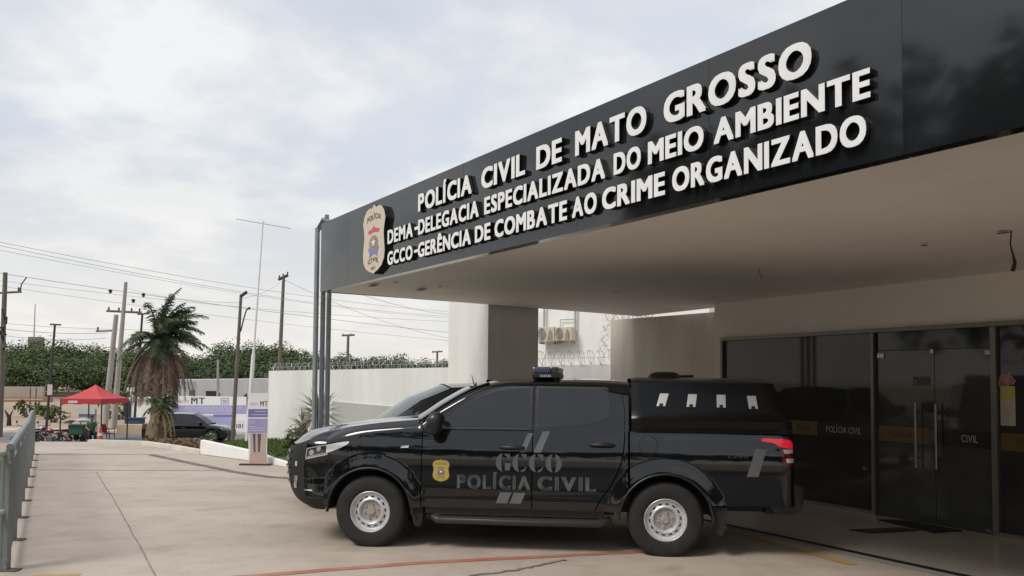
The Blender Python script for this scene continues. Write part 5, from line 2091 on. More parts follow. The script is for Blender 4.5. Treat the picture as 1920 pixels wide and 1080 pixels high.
# flag and aerial mast
tq = at_y(493, 421, 19.0); tp_ = at_y(466, 790, 19.0)
d = tq - tp_; ft = tp_ + d * ((.1 - tp_.z) / d.z)
mast = thing('mast', 'slender white mast with a thin horizontal rod at its top', 'mast', ft)
mb = MB(); mb.tube([ft, ft.lerp(tq, .4), ft.lerp(tq, .42), tq], [.055, .045, .028, .016], 10); wbuild(mb, 'shaft', MAST, mast, smooth=50)
mb = MB(); mb.tube([at_y(443, 410.5, 19.0), at_y(546, 428.5, 19.0)], .010, 6); wbuild(mb, 'aerial_rod', mat('pale_rod', (.45, .45, .46), .5), mast)
mb = MB(); mb.tube([tq, tq + Vector((0, 0, .08))], .02, 6); wbuild(mb, 'cap', MAST, mast)


def line(a, b, sag, r, label, n=22):
    pts = []
    for i in range(n + 1):
        t = i / n
        p = a.lerp(b, t); pts.append(p - Vector((0, 0, sag * 4 * t * (1 - t))))
    mb = MB(); mb.tube(pts, r * .42, 4)
    tag(mb.build('power_line', mat('thin_cable', (.33, .33, .34), .6)), label, 'cable', 'overhead lines')


LN = [((-60, 503, 42), (1010, 640, 60), .3, .035, 'heavy overhead line joining the tops of the street poles'),
      ((-40, 521, 42), (860, 604, 50), .3, .022, 'overhead line just under the heavy top line'),
      ((-40, 530, 42), (860, 640, 55), .25, .022, 'overhead line third down from the pole tops'),
      ((-40, 446, 30), (900, 588, 60), .5, .022, 'upper of the bundle of lines crossing high over the street'),
      ((-40, 452, 30), (900, 596, 60), .6, .022, 'middle of the bundle of lines crossing high over the street'),
      ((-40, 461, 30), (900, 600, 60), .5, .018, 'lower of the bundle of lines crossing high over the street'),
      ((-40, 602, 44), (300, 618, 52), .15, .025, 'low line over the lot ending behind the palm crown'),
      ((-40, 610, 44), (200, 624, 48), .2, .035, 'thick low cable running to the shorter concrete pole'),
      ((-40, 622, 44), (200, 634, 48), .25, .028, 'lowest cable running to the shorter concrete pole'),
      ((236, 540, 48), (453, 568, 33), .2, .02, 'line from the tall leaning pole to the brown timber pole'),
      ((453, 560, 33), (532, 524, 52), .2, .02, 'short line from the timber pole up to the bare pole'),
      ((532, 524, 52), (842, 634, 70), .5, .03, 'line from the bare pole down past the canopy posts'),
      ((640, 540, 40), (842, 590, 60), .2, .03, 'line visible under the far canopy edge beside the pillar')]
for (x0, y0, d0), (x1, y1, d1), sg_, r_, lab in LN:
    line(at_y(x0, y0, d0), at_y(x1, y1, d1), sg_, r_, lab)
for px, py, yy in ((207, 546, 45), (269, 553, 46), (250, 564, 46)):
    p = at_y(px, py, yy); mb = MB()
    mb.lathe([(0, .12), (.10, .08), (.11, 0), (.06, -.05), (.09, -.10), (0, -.14)], 12, Matrix.Translation(p))
    tag(mb.build('line_spacer', CABLE, smooth=50), {207: 'dark spacer on the line left of the tall pole', 269: 'dark spacer on the line right of the tall pole', 250: 'lower dark spacer just right of the tall pole'}[px], 'line spacer')
# lattice radio mast far off, on a low tower
p = at_y(66, 570, 150); b_ = at_y(63, 640, 150)
t = thing('radio_mast', 'hazy thin radio mast over the far trees at left', 'mast', (b_.x, b_.y, gz(b_.x, b_.y)))
mb = MB(); mb.tube([(b_.x, b_.y, gz(b_.x, b_.y)), p], [.22, .08], 6); wbuild(mb, 'shaft', mat('hazy_steel', (.45, .44, .44), .7), t)
c = at_y(68, 632, 150)
mb = MB(); mb.box(c.x - 1.1, c.x + 1.1, c.y - .8, c.y + .8, gz(c.x, c.y), c.z); wbuild(mb, 'hut', mat('brown_hut', (.16, .13, .11), .8), t)

# ================================================================== RED TENT, CART AND PEOPLE
sz = gz(0, 40) + .03
TY = 40.0
tl, tr = at_y(131, 752, TY), at_y(213, 752, TY)
tw_ = (tr.x - tl.x); tc_ = Vector(((tl.x + tr.x) / 2, TY + tw_ / 2 * .3, sz))
pk = at_y(172, 721, TY).z; ez = at_y(172, 747, TY).z; vz = at_y(172, 757, TY).z
tent = thing('gazebo', 'red pop up gazebo over the food cart at the driveway end', 'gazebo', tc_, R(-6))
h = tw_ / 2
mb = MB()


def roofp(u, v):
    a = u * 4; i = int(min(a, 3)); f = a - i
    cs = [(-h, -h), (h, -h), (h, h), (-h, h), (-h, -h)]
    ex, ey = lerp(cs[i][0], cs[i + 1][0], f), lerp(cs[i][1], cs[i + 1][1], f)
    s_ = v ** .85
    return (ex * (1 - v), ey * (1 - v), lerp(ez - sz, pk - sz, v) - .10 * math.sin(PI * v))


mb.grid(roofp, 24, 8)
mb.build('roof_cloth', TENT, tent, smooth=25)
mb = MB()
for (ax, ay), (bx_, by_) in (((-h, -h), (h, -h)), ((h, -h), (h, h)), ((h, h), (-h, h)), ((-h, h), (-h, -h))):
    mb.grid(lambda u, v: (lerp(ax, bx_, u) * 1.004, lerp(ay, by_, u) * 1.004, lerp(vz - sz, ez - sz, v) - .02 * math.sin(u * 18) * (1 - v)), 18, 3)
mb.build('valance', mat('red_valance', (0.40, 0.035, 0.045), .7), tent, smooth=40)
mb = MB(); mb.box(-h + .45, -h + .95, -h * 1.004 - .015, -h * 1.004 - .008, vz - sz + .06, ez - sz - .10); mb.build('name_patch', mat('pale_patch', (.62, .52, .55), .6), tent)
for x, y in ((-h, -h), (h, -h), (h, h), (-h, h)):
    mb = MB(); mb.tube([(x * .98, y * .98, 0), (x * .98, y * .98, ez - sz)], .035, 8); mb.build('leg', POLE_D, tent)
mb = MB()
for x0, y0, x1, y1 in ((-h, -h, h, -h), (-h, h, h, h)):
    mb.tube([(x0 * .98, y0 * .98, vz - sz - .05), (0, y0 * .98, ez - sz), (x1 * .98, y1 * .98, vz - sz - .05)], .02, 6)
mb.build('brace', POLE_D, tent)
# cart
cp_ = at_y(147, 800, 39.6)
cart = thing('food_cart', 'green food cart with a pale tarp cover under the gazebo', 'cart', (cp_.x, 39.6, sz), R(5))
mb = MB(); mb.box(-.35, .40, -.35, .35, .35, .85); mb.build('body', CARTG, cart, bevel=.03)
mb = MB(); mb.grid(lambda u, v: (lerp(-.55, .85, u), lerp(-.45, .45, v), .88 + .32 * math.sin(PI * u) ** .5 * (.75 + .25 * math.sin(PI * v)) + .03 * math.sin(9 * u + 4 * v)), 14, 8)
mb.add([(-.55, -.45, .86), (.85, -.45, .86), (.85, .45, .86), (-.55, .45, .86)], [(0, 1, 2, 3)]); mb.build('tarp_cover', mat('pale_tarp', (.50, .52, .52), .7), cart, smooth=40)
for x in (-.5, .75):
    for y in (-.36, .36):
        mb = MB(); mb.lathe([(.14, .03), (.16, .0), (.14, -.03), (.05, -.03), (.04, .04), (0, .04)], 20, Matrix.Translation((x * .5, y, .17)) @ Matrix.Rotation(R(90), 4, 'X')); mb.build('wheel', RUBBER, cart, smooth=40)
mb = MB(); mb.box(-.55, .8, -.03, .03, .30, .36); mb.tube([(-.2, 0, .3), (-.2, 0, .17)], .03, 6); mb.tube([(.35, 0, .3), (.35, 0, .17)], .03, 6); mb.build('frame', TRIM, cart)
# oblong sign board behind the cart
sp_ = at_y(163, 770, 44.0)
t = thing('menu_board', 'grey board with a white lettered strip behind the food cart', 'board', (sp_.x, 44.0, gz(0, 44)))
z0, z1 = at_y(163, 792, 44).z, at_y(163, 767, 44).z; x0, x1 = at_y(148, 780, 44).x, at_y(181, 780, 44).x
mb = MB(); mb.box(x0, x1, 43.97, 44.0, z0, z1); wbuild(mb, 'panel', mat('grey_board', (.20, .20, .22), .7), t)
mb = MB(); mb.box(x0 - .05, x1 - .05, 43.92, 43.96, lerp(z0, z1, .62), z1 + .1); wbuild(mb, 'lettered_strip', mat('pale_strip', (.52, .54, .54), .7), t)
for x in (x0 + .1, x1 - .1):
    mb = MB(); mb.tube([(x, 44.03, gz(0, 44)), (x, 44.03, z1)], .03, 6); wbuild(mb, 'leg', POLE_D, t)
# traffic cone
cp_ = at_y(188, 815, 38.8)
cone = thing('traffic_cone', 'orange traffic cone with a pale top band by the white kerb', 'traffic cone', (cp_.x, 38.8, gz(cp_.x, 38.8) + .03))
mb = MB(); mb.box(-.19, .19, -.19, .19, 0, .04); mb.lathe([(.15, .04), (.115, .34)], 20); mb.lathe([(.095, .48), (.055, .74), (.03, .76), (0, .76)], 20); mb.build('shell', ORANGE, cone, smooth=40)
mb = MB(); mb.lathe([(.116, .34), (.095, .48)], 20); mb.build('band', mat('cone_band', (.7, .55, .5), .5), cone, smooth=40)
cone.scale = (1.05, 1.05, 1.05)
# plastic chairs


def chair():
    c = thing('plastic_chair', 'maroon plastic chair beside the right gazebo leg', 'chair', (0, 0, 0))
    mb = MB(); mb.grid(lambda u, v: (lerp(-.22, .22, u), lerp(-.22, .22, v), .44 - .02 * math.sin(PI * u)), 6, 6); mb.box(-.22, .22, -.22, .22, .40, .42); mb.build('seat', REDPL, c, smooth=40)
    mb = MB(); mb.grid(lambda u, v: (lerp(-.22, .22, u), .22 + .10 * v + .04 * math.sin(PI * u) - .04, lerp(.46, .90, v)), 8, 6); mb.build('backrest', REDPL, c, smooth=40)
    for x in (-1, 1):
        for y in (-1, 1):
            mb = MB(); mb.tube([(x * .19, y * .19, .42), (x * .24, y * .24, 0)], [.028, .02], 6); mb.build('leg', REDPL, c)
        mb = MB(); mb.tube([(x * .22, -.18, .42), (x * .25, -.18, .64), (x * .25, .24, .66)], .022, 6); mb.build('armrest', REDPL, c)
    return c


ch = chair()
p = at_y(203, 810, 39.7); ch.location = (p.x, 39.7, sz); ch.rotation_euler.z = R(150)
p = at_y(171, 810, 39.3)
ch2 = dup(ch, (p.x, 39.3, sz), R(35), 'chair the person in green sits on')
# seated person


def skin_body(name, nodes, edges, m, parent):
    me = bpy.data.meshes.new(name)
    me.from_pydata([n[:3] for n in nodes], edges, [])
    me.materials.append(m)
    o = bpy.data.objects.new(name, me); col.objects.link(o); o.parent = parent
    sk = o.modifiers.new('skin', 'SKIN')
    for i, n in enumerate(nodes):
        me.skin_vertices[0].data[i].radius = (n[3], n[4] if len(n) > 4 else n[3])
        me.skin_vertices[0].data[i].use_root = (i == 0)
    sb = o.modifiers.new('sub', 'SUBSURF'); sb.levels = 1; sb.render_levels = 1
    sk.use_smooth_shade = True
    return o


pp = thing('person', 'person in a green shirt and dark trousers seated beside the food cart', 'person', (p.x, 39.3, sz), R(35))
# faces -y in local space
nodes = [(0, .02, .50, .13, .10), (0, .03, .68, .13, .10), (0, .0, .88, .15, .10), (0, -.02, 1.0, .09, .08), (0, -.05, 1.08, .05), (0, -.07, 1.17, .08, .095), (0, -.065, 1.27, .07, .08),
         (-.17, 0, .96, .055), (-.24, -.08, .74, .045), (-.17, -.30, .66, .034), (-.15, -.38, .655, .028),
         (.17, 0, .96, .055), (.24, -.08, .74, .045), (.17, -.30, .66, .034), (.15, -.38, .655, .028),
         (-.10, -.03, .49, .085), (-.13, -.42, .48, .062), (-.13, -.44, .10, .042), (-.13, -.58, .04, .035),
         (.10, -.03, .49, .085), (.13, -.42, .48, .062), (.13, -.40, .10, .042), (.13, -.54, .04, .035)]
edges = [(0, 1), (1, 2), (2, 3), (3, 4), (4, 5), (5, 6), (2, 7), (7, 8), (8, 9), (9, 10), (2, 11), (11, 12), (12, 13), (13, 14), (0, 15), (15, 16), (16, 17), (17, 18), (0, 19), (19, 20), (20, 21), (21, 22)]
for sgn, wrist in ((-1, 10), (1, 14)):
    wx, wy, wz = nodes[wrist][:3]
    for k in range(4):
        a = len(nodes)
        ln = (.055, .065, .062, .05)[k]
        nodes.append((wx + (k - 1.5) * .019, wy - .06, wz, .010)); nodes.append((wx + (k - 1.5) * .020, wy - .06 - ln * .6, wz - .015, .009)); nodes.append((wx + (k - 1.5) * .020, wy - .06 - ln, wz - .04, .008))
        edges += [(wrist, a), (a, a + 1), (a + 1, a + 2)]
    a = len(nodes)
    nodes.append((wx - sgn * .045, wy - .025, wz, .011)); nodes.append((wx - sgn * .06, wy - .06, wz - .012, .009)); edges += [(wrist, a), (a, a + 1)]
skin_body('body', nodes, edges, SKIN, pp)
sn = [(0, .02, .50, .15, .125), (0, .03, .68, .15, .125), (0, .0, .90, .165, .12), (-.17, 0, .96, .075), (-.235, -.07, .77, .068), (.17, 0, .96, .075), (.235, -.07, .77, .068), (0, -.02, 1.0, .085)]
skin_body('shirt', sn, [(0, 1), (1, 2), (2, 3), (3, 4), (2, 5), (5, 6), (2, 7)], SHIRT, pp)
tnn = [(0, .0, .47, .15, .12), (-.10, -.05, .49, .10), (-.13, -.42, .485, .08), (-.13, -.44, .12, .058), (.10, -.05, .49, .10), (.13, -.42, .485, .08), (.13, -.40, .12, .058)]
skin_body('trousers', tnn, [(0, 1), (1, 2), (2, 3), (0, 4), (4, 5), (5, 6)], TROUS, pp)
mb = MB()
mb.grid(lambda u, v: (.092 * math.cos(2 * PI * u) * math.sin(PI / 2 * v), -.055 + .105 * math.sin(2 * PI * u) * math.sin(PI / 2 * v) + .012, 1.235 + .12 * math.cos(PI / 2 * v)), 14, 5); mb.build('hair', HAIR, pp, smooth=60)
mb = MB()
for sx_ in (-.03, .03):
    mb.box(sx_ - .012, sx_ + .012, -.172, -.163, 1.20, 1.21)
mb.build('eyes', HAIR, pp)
mb = MB(); mb.tube([(0, -.160, 1.20), (0, -.185, 1.17), (0, -.165, 1.155)], [.008, .014, .01], 6); mb.build('nose', SKIN, pp, smooth=60)
mb = MB(); mb.box(-.025, .025, -.166, -.158, 1.125, 1.133); mb.build('mouth', mat('lips', (.2, .08, .07), .6), pp)
for n_ in ('ear', 'ear'):
    sgn = -1 if n_ is not None and 'e1' not in globals().get('_ears', []) else 1
    globals().setdefault('_ears', []).append('e1')
    mb = MB(); mb.lathe([(0, .012), (.022, .008), (.026, -.01)], 8, Matrix.Translation((sgn * .082, -.06, 1.185)) @ Matrix.Rotation(R(90) * sgn, 4, 'Y')); mb.build('ear', SKIN, pp, smooth=60)
for sgn in (-1, 1):
    mb = MB(); x, y = .13 * sgn, (-.44 if sgn < 0 else -.40)
    mb.box(x - .045, x + .045, y - .20, y + .06, 0.0, .07); mb.build('shoe', TRIM, pp, bevel=.02)

# motorcycles


def motorcycle(paint):
    m = thing('motorcycle', 'red motorcycle parked side on left of the gazebo', 'motorcycle', (0, 0, 0), group='motorcycles by the gazebo')
    for x, nm in ((0, 'wheel'), (1.30, 'wheel')):
        T = Matrix.Translation((x, 0, .30)) @ Matrix.Rotation(R(90), 4, 'X')
        mb = MB(); mb.lathe([(.23, .03), (.27, .045), (.30, .02), (.30, -.02), (.27, -.045), (.23, -.03)], 36, T); w = mb.build('wheel', RUBBER, m, smooth=50)
        mb = MB()
        mb.lathe([(.235, .025), (.215, .02), (.215, -.02), (.235, -.025)], 30, T); mb.lathe([(.05, .06), (.05, -.06)], 12, T)
        for k in range(12):
            a = PI * k / 6; mb.tube([(x + .05 * math.cos(a), .02, .30 + .05 * math.sin(a)), (x + .22 * math.cos(a + .2), 0, .30 + .22 * math.sin(a + .2))], .006, 4)
        mb.build('rim', ENGINE, w, smooth=50)
    mb = MB()
    for y in (-.08, .08):
        mb.tube([(1.30, y, .30), (1.12, y, .72), (1.04, y * .8, .92)], .024, 8)
    mb.build('fork', ENGINE, m, smooth=60)
    mb = MB()
    mb.tube([(1.05, 0, .85), (.80, 0, .55), (.62, 0, .30), (.35, 0, .32), (.2, 0, .62), (.9, 0, .74)], .03, 8)
    for y in (-.10, .10):
        mb.tube([(.45, y * .7, .36), (0, y, .30)], .026, 6); mb.tube([(.08, y, .34), (.16, y, .66)], .03, 8)
    mb.build('frame', TRIM, m, smooth=60)
    mb = MB(); mb.grid(lambda u, v: (.92 - .46 * u, .13 * math.cos(2 * PI * v) * math.sin(PI * min(.98, max(.02, u * .9 + .06))) ** .6, .78 + .11 * math.sin(2 * PI * v) * math.sin(PI * min(.98, max(.02, u * .9 + .06))) ** .6), 12, 14)
    mb.build('tank', paint, m, smooth=60)
    mb = MB(); mb.grid(lambda u, v: (.50 - .72 * u, .12 * math.cos(2 * PI * v) * (1 - .3 * u), .78 + .045 * math.sin(2 * PI * v) + .05 * u), 10, 12); mb.build('seat', BLACK, m, smooth=60)
    mb = MB(); mb.grid(lambda u, v: (.30 - .56 * u, .10 * math.cos(2 * PI * v) * (1 - .5 * u), .66 + .06 * math.sin(2 * PI * v) * (1 - .5 * u) + .12 * u), 10, 12); mb.build('tail_cowl', paint, m, smooth=60)
    mb = MB(); mb.box(.45, .78, -.12, .12, .28, .52); mb.tube([(.66, 0, .5), (.74, 0, .68)], .08, 10); mb.build('engine', ENGINE, m, bevel=.03)
    mb = MB(); mb.tube([(.78, -.12, .45), (.80, -.16, .30), (.5, -.17, .24), (.0, -.18, .30), (-.25, -.18, .38)], [.022, .022, .022, .045, .045], 8); mb.build('exhaust', ENGINE, m, smooth=60)
    mb = MB(); mb.tube([(.98, -.36, 1.0), (1.03, -.2, 1.02), (1.05, 0, .98), (1.03, .2, 1.02), (.98, .36, 1.0)], .016, 8); mb.build('handlebar', TRIM, m, smooth=60)
    for y in (-.30, .30):
        mb = MB(); mb.tube([(1.02, y, 1.0), (1.0, y * 1.25, 1.15)], .008, 5); mb.lathe([(0, .01), (.055, .008), (.06, -.01)], 10, Matrix.Translation((.99, y * 1.3, 1.18)) @ Matrix.Rotation(R(-90), 4, 'Y')); mb.build('mirror', TRIM, m)
    mb = MB(); mb.lathe([(0, .06), (.07, .05), (.09, .0), (.06, -.10)], 16, Matrix.Translation((1.15, 0, .88)) @ Matrix.Rotation(R(90), 4, 'Y')); mb.build('headlight', CLEAR, m, smooth=60)
    mb = MB(); mb.grid(lambda u, v: (1.30 + .33 * math.cos(lerp(R(20), R(150), u)), lerp(-.06, .06, v), .30 + .33 * math.sin(lerp(R(20), R(150), u))), 12, 3)
    mb.grid(lambda u, v: (.33 * math.cos(lerp(R(60), R(170), u)), lerp(-.07, .07, v), .30 + .33 * math.sin(lerp(R(60), R(170), u))), 12, 3); mb.build('mudguard', paint, m, smooth=60)
    mb = MB(); mb.box(-.30, -.25, -.06, .06, .70, .77); mb.build('tail_light', REDDARK, m)
    mb = MB(); mb.tube([(.5, .10, .30), (.42, .28, .0)], .014, 6); mb.build('side_stand', TRIM, m)
    return m


mo = motorcycle(BIKE_R)
p = at_y(117, 824, 36.0); mo.location = (p.x, 36.0, gz(p.x, 36.0) + .03); mo.rotation_euler.z = PI - R(12)
p = at_y(74, 824, 36.6)
mo2 = dup(mo, (p.x, 36.8, gz(p.x, 36.8) + .03), R(-110), 'teal motorcycle facing the driveway at the railing end', 'motorcycles by the gazebo')
for c_ in mo2.children:
    if c_.name.startswith(('tank', 'tail_cowl', 'mudguard')):
        c_.data = c_.data.copy(); c_.data.materials[0] = BIKE_T

# ================================================================== BEHIND THE STREET
sx0, sx1 = at_y(337, 712, 52), at_y(640, 718, 58)
shed = thing('shed', 'grey white flat roofed shed behind the purple banner', 'building', (sx0.x, 52, gz(0, 53)))
mb = MB(); mb.add(*wall_seg(Vector((sx0.x, 52, 0)), Vector((sx1.x, 58, 0)), sx0.z, sx0.z + .2, gz(0, 47) - .3, 6))
wbuild(mb, 'wall', METAL_W, shed, clean=True)
SA, SB = Vector((sx0.x, 52, 0)), Vector((sx1.x, 58, 0))


def shed_patch(name, m, pts, o=.02):
    mb = MB(); n = Vector(((SB - SA).y, -(SB - SA).x, 0)).normalized()
    mb.prism([at_pl(x, y, SA, SB) + n * .002 for x, y in pts], n * o)
    return wbuild(mb, name, m, shed)


shed_patch('window', mat('dark_opening', (.03, .035, .05), .3), [(386, 733), (406, 733), (406, 743), (386, 743)])
shed_patch('blue_sheet', mat('blue_sheet', (.06, .10, .20), .6), [(407, 735), (413, 738), (412, 744), (405, 744)], .03)
shed_patch('window', mat('brown_opening', (.18, .15, .12), .6), [(355, 731), (366, 731), (366, 742), (355, 742)])
shed_patch('window', mat('dark_opening', (.03, .035, .05), .3), [(457, 742), (463, 737), (463, 745), (457, 745)])
shed_patch('panel_strip', mat('greenish_panel', (.43, .46, .45), .6), [(339, 715), (368, 716), (368, 730), (339, 729)], .012)

BY = 47.0
b0, b1 = at_y(323, 780, BY + 1.5), at_y(462, 780, BY - .5)
ban = thing('fence_banner', 'long purple and white printed banner on a frame behind the black hatchback', 'banner', (b0.x, b0.y, gz(b0.x, b0.y)))


def bp(px, py, o=0.0):
    n = Vector(((b1 - b0).y, -(b1 - b0).x, 0)).normalized()
    return at_pl(px, py, b0, b1) + n * o


def bquad(root, fn, name, m, x0, y0, x1, y1, o):
    mb = MB(); mb.add([fn(x0, y1, o), fn(x1, y1, o), fn(x1, y0, o), fn(x0, y0, o)], [(0, 1, 2, 3)])
    return wbuild(mb, name, m, root)


mb = MB(); n_ = Vector(((b1 - b0).y, -(b1 - b0).x, 0)).normalized()
mb.prism([bp(323, 811), bp(462, 815), bp(462, 744), bp(330, 742)], n_ * -.03); wbuild(mb, 'sheet', BANNER_W, ban)
bquad(ban, bp, 'purple_field', PURPLE, 322, 760, 461, 776, .006)
bquad(ban, bp, 'purple_field', PURPLE, 322, 779, 437, 806, .006)
bquad(ban, bp, 'deep_band', PURPLE_D, 400, 777, 440, 782, .008)
for k, (x0, x1, yy) in enumerate(((345, 452, 766.5), (350, 440, 770.5), (348, 455, 763.2))):
    mb = MB(); r_ = random.Random(k)
    x = x0
    while x < x1:
        w_ = r_.uniform(3, 9)
        mb.add([bp(x, yy + 1.2, .010), bp(min(x + w_, x1), yy + 1.2, .010), bp(min(x + w_, x1), yy - .6, .010), bp(x, yy - .6, .010)], [(0, 1, 2, 3)]); x += w_ + 1.5
    o = wbuild(mb, 'print_line', BANNER_L, ban); o['kind'] = 'stuff'
mb = MB(); flat_text(mb, 'MT', lambda u, v: bp(lerp(358.5, 384, u), lerp(757.5, 745.5, v), .012), .0, gap=.2, fat=(.03, .02)); wbuild(mb, 'lettering', BANNER_G, ban)
mb = MB(); flat_text(mb, 'GOV', lambda u, v: bp(lerp(335, 354, u), lerp(755, 750, v), .012), .0, gap=.2); wbuild(mb, 'small_lettering', mat('pale_red_print', (.5, .33, .36), .6), ban)
mb = MB()
for (x0, y0, x1, y1) in ((414, 746, 429, 747.2), (414, 757, 429, 758.2), (414, 747.3, 416, 756.9), (427, 747.3, 429, 756.9), (418, 749.5, 425, 755)):
    mb.add([bp(x0, y1, .012), bp(x1, y1, .012), bp(x1, y0, .012), bp(x0, y0, .012)], [(0, 1, 2, 3)])
o = wbuild(mb, 'emblem', mat('grey_lilac_print', (.36, .35, .48), .6), ban)
bquad(ban, bp, 'number_box', mat('pale_box', (.6, .6, .62), .6), 440, 788, 459, 808, .008)
mb = MB(); flat_text(mb, '181', lambda u, v: bp(lerp(443, 456, u), lerp(803, 795, v), .011), .0, gap=.2, fat=(.02, .02)); wbuild(mb, 'lettering', PURPLE_D, ban)
for px in (324, 392, 461):
    mb = MB(); a = bp(px, 800, -.05); mb.tube([(a.x, a.y, gz(a.x, a.y) - .1), (a.x, a.y, bp(px, 744).z)], .03, 6); wbuild(mb, 'frame_post', POLE_D, ban)

# roll up banner near the low wall
c0_, c1_ = at_z(452, 872), at_z(506, 873)
ru = thing('roll_up_banner', 'narrow roll up banner with two purple panels over a photo of legs', 'banner', ((c0_.x + c1_.x) / 2, c0_.y, 0))


def rup(px, py, o=0.0):
    p = at_pl(px, py, c0_, c1_)
    return p + Vector((0, -1, 0)) * o


mb = MB(); mb.prism([rup(466, 872.5), rup(500, 873), rup(502.5, 737), rup(465.5, 737)], (0, .012, 0)); wbuild(mb, 'sheet', BANNER_W, ru)
mb = MB(); a, b = rup(450, 872), rup(506, 873); mb.box(a.x, b.x, a.y - .06, a.y + .06, .0, .03); wbuild(mb, 'base', POLE_D, ru)
mb = MB(); a = rup(484, 800, -.03); mb.tube([(a.x, a.y, .03), (a.x, a.y, rup(484, 739).z)], .012, 6); wbuild(mb, 'support_rod', POLE_D, ru)
bquad(ru, rup, 'purple_field', PURPLE_D, 465.5, 767, 502, 782, .003)
bquad(ru, rup, 'purple_field', PURPLE, 465.5, 785, 501.5, 812, .003)
mb = MB(); mb.add([rup(470, 858, .003), rup(498, 858, .003), rup(500, 813, .003), rup(468, 813, .003)], [(0, 1, 2, 3)]); wbuild(mb, 'photo_field', BANNER_P, ru)
mb = MB(); mb.add([rup(467, 872, .003), rup(500, 872.5, .003), rup(499, 850, .003), rup(469, 850, .003)], [(0, 1, 2, 3)])
mb.v = [(x, y - .002, z) for x, y, z in mb.v]; wbuild(mb, 'warm_print', mat('orange_print', (.52, .33, .24), .6, c2=(.48, .36, .36), scale=5), ru)
for x0, x1, x2, x3 in ((474, 479, 476, 479), (483, 490, 484, 487)):
    mb = MB(); mb.add([rup(x2, 848, .006), rup(x3, 848, .006), rup(x1, 813, .006), rup(x0, 813, .006)], [(0, 1, 2, 3)]); wbuild(mb, 'leg_print', mat('brown_print', (.13, .08, .08), .6), ru)
mb = MB(); flat_text(mb, 'MT', lambda u, v: rup(lerp(488, 502, u), lerp(762, 752, v), .004), .0, gap=.2, fat=(.02, .02)); wbuild(mb, 'lettering', BANNER_G, ru)
mb = MB(); flat_text(mb, 'GOV', lambda u, v: rup(lerp(469, 484, u), lerp(760, 755, v), .004), .0, gap=.2); wbuild(mb, 'small_lettering', mat('pale_red_print', (.5, .33, .36), .6), ru)
for k, (x0, x1, yy) in enumerate(((478, 500, 771.5), (472, 500, 777.5), (468, 480, 790), (468, 478, 793.5), (468, 482, 800), (468, 498, 803), (468, 496, 807))):
    bquad(ru, rup, 'print_line', BANNER_L, x0, yy - .8, x1, yy + .8, .006)

# blue trough, sandy block, white gate house and wall behind the palm
def at_box(name, label, cat, px0, px1, py0, py1, y, dy_, m, parts=None, **k):
    a, b = at_y(px0, py1, y), at_y(px1, py0, y)
    g = gz(a.x, y)
    t = thing(name, label, cat, ((a.x + b.x) / 2, y, min(a.z, b.z)))
    mb = MB(); mb.box(a.x, b.x, y, y + dy_, a.z, b.z); wbuild(mb, 'body', m, t, **k)
    return t, a, b


t, a, b = at_box('planter', 'dark blue trough standing on the sandy block', 'planter', 233, 262, 785.5, 795, 45.2, .7, BLUEBOX, bevel=.03)
mb = MB(); mb.box(a.x - .05, b.x + .05, 45.15, 45.95, b.z + .001, b.z + .06); wbuild(mb, 'rim', BLUEBOX, t)
t, a, b = at_box('ramp_block', 'low sandy concrete block under the blue trough', 'block', 218, 283, 796, 816, 44.8, 2.0, SAND, bevel=.03)
t, a, b = at_box('gatehouse', 'small white gatehouse with a dark doorway behind the palm', 'building', 234, 300, 749, 797, 47.5, 3, WHITE)
mb = MB(); p, q = at_y(233, 786, 47.48), at_y(246, 752, 47.48); mb.box(p.x, q.x, 47.46, 47.495, p.z, q.z); wbuild(mb, 'doorway', mat('dark_opening', (.03, .035, .05), .3), t)
mb = MB(); mb.box(a.x - .1, b.x + .1, 47.35, 50.6, b.z + .001, b.z + .09); wbuild(mb, 'roof', MAST, t)
p = at_y(249, 745, 47.4)
mb = MB(); mb.lathe([(0, .16), (.12, .12), (.15, 0), (.08, -.1), (.02, -.15), (.02, -.6)], 14, Matrix.Translation(p)); wbuild(mb, 'globe_lamp', mat('white_globe', (.7, .72, .7), .4), t, smooth=60)
p = at_y(245, 734, 47.8); a2_ = at_y(249, 727, 47.8)
mb = MB(); mb.tube([p + Vector((0, 0, -1.2)), p], .03, 6); mb.box(p.x - .2, p.x + .2, p.y - .1, p.y + .1, p.z, p.z + .25); wbuild(mb, 'security_camera', MAST, t)
# bollard by the hatchback nose
p = at_y(430, 826, 33); mb = MB(); g = gz(p.x, 33)
zt_ = at_y(430, 809, 33).z
mb.tube([(p.x, 33, g - .1), (p.x, 33, zt_)], [.10, .08], 10); mb.lathe([(.09, 0), (.09, .04), (0, .07)], 10, Matrix.Translation((p.x, 33, zt_)))
tag(mb.build('bollard', POLE_D, smooth=50), 'short dark bollard in front of the hatchback', 'bollard')

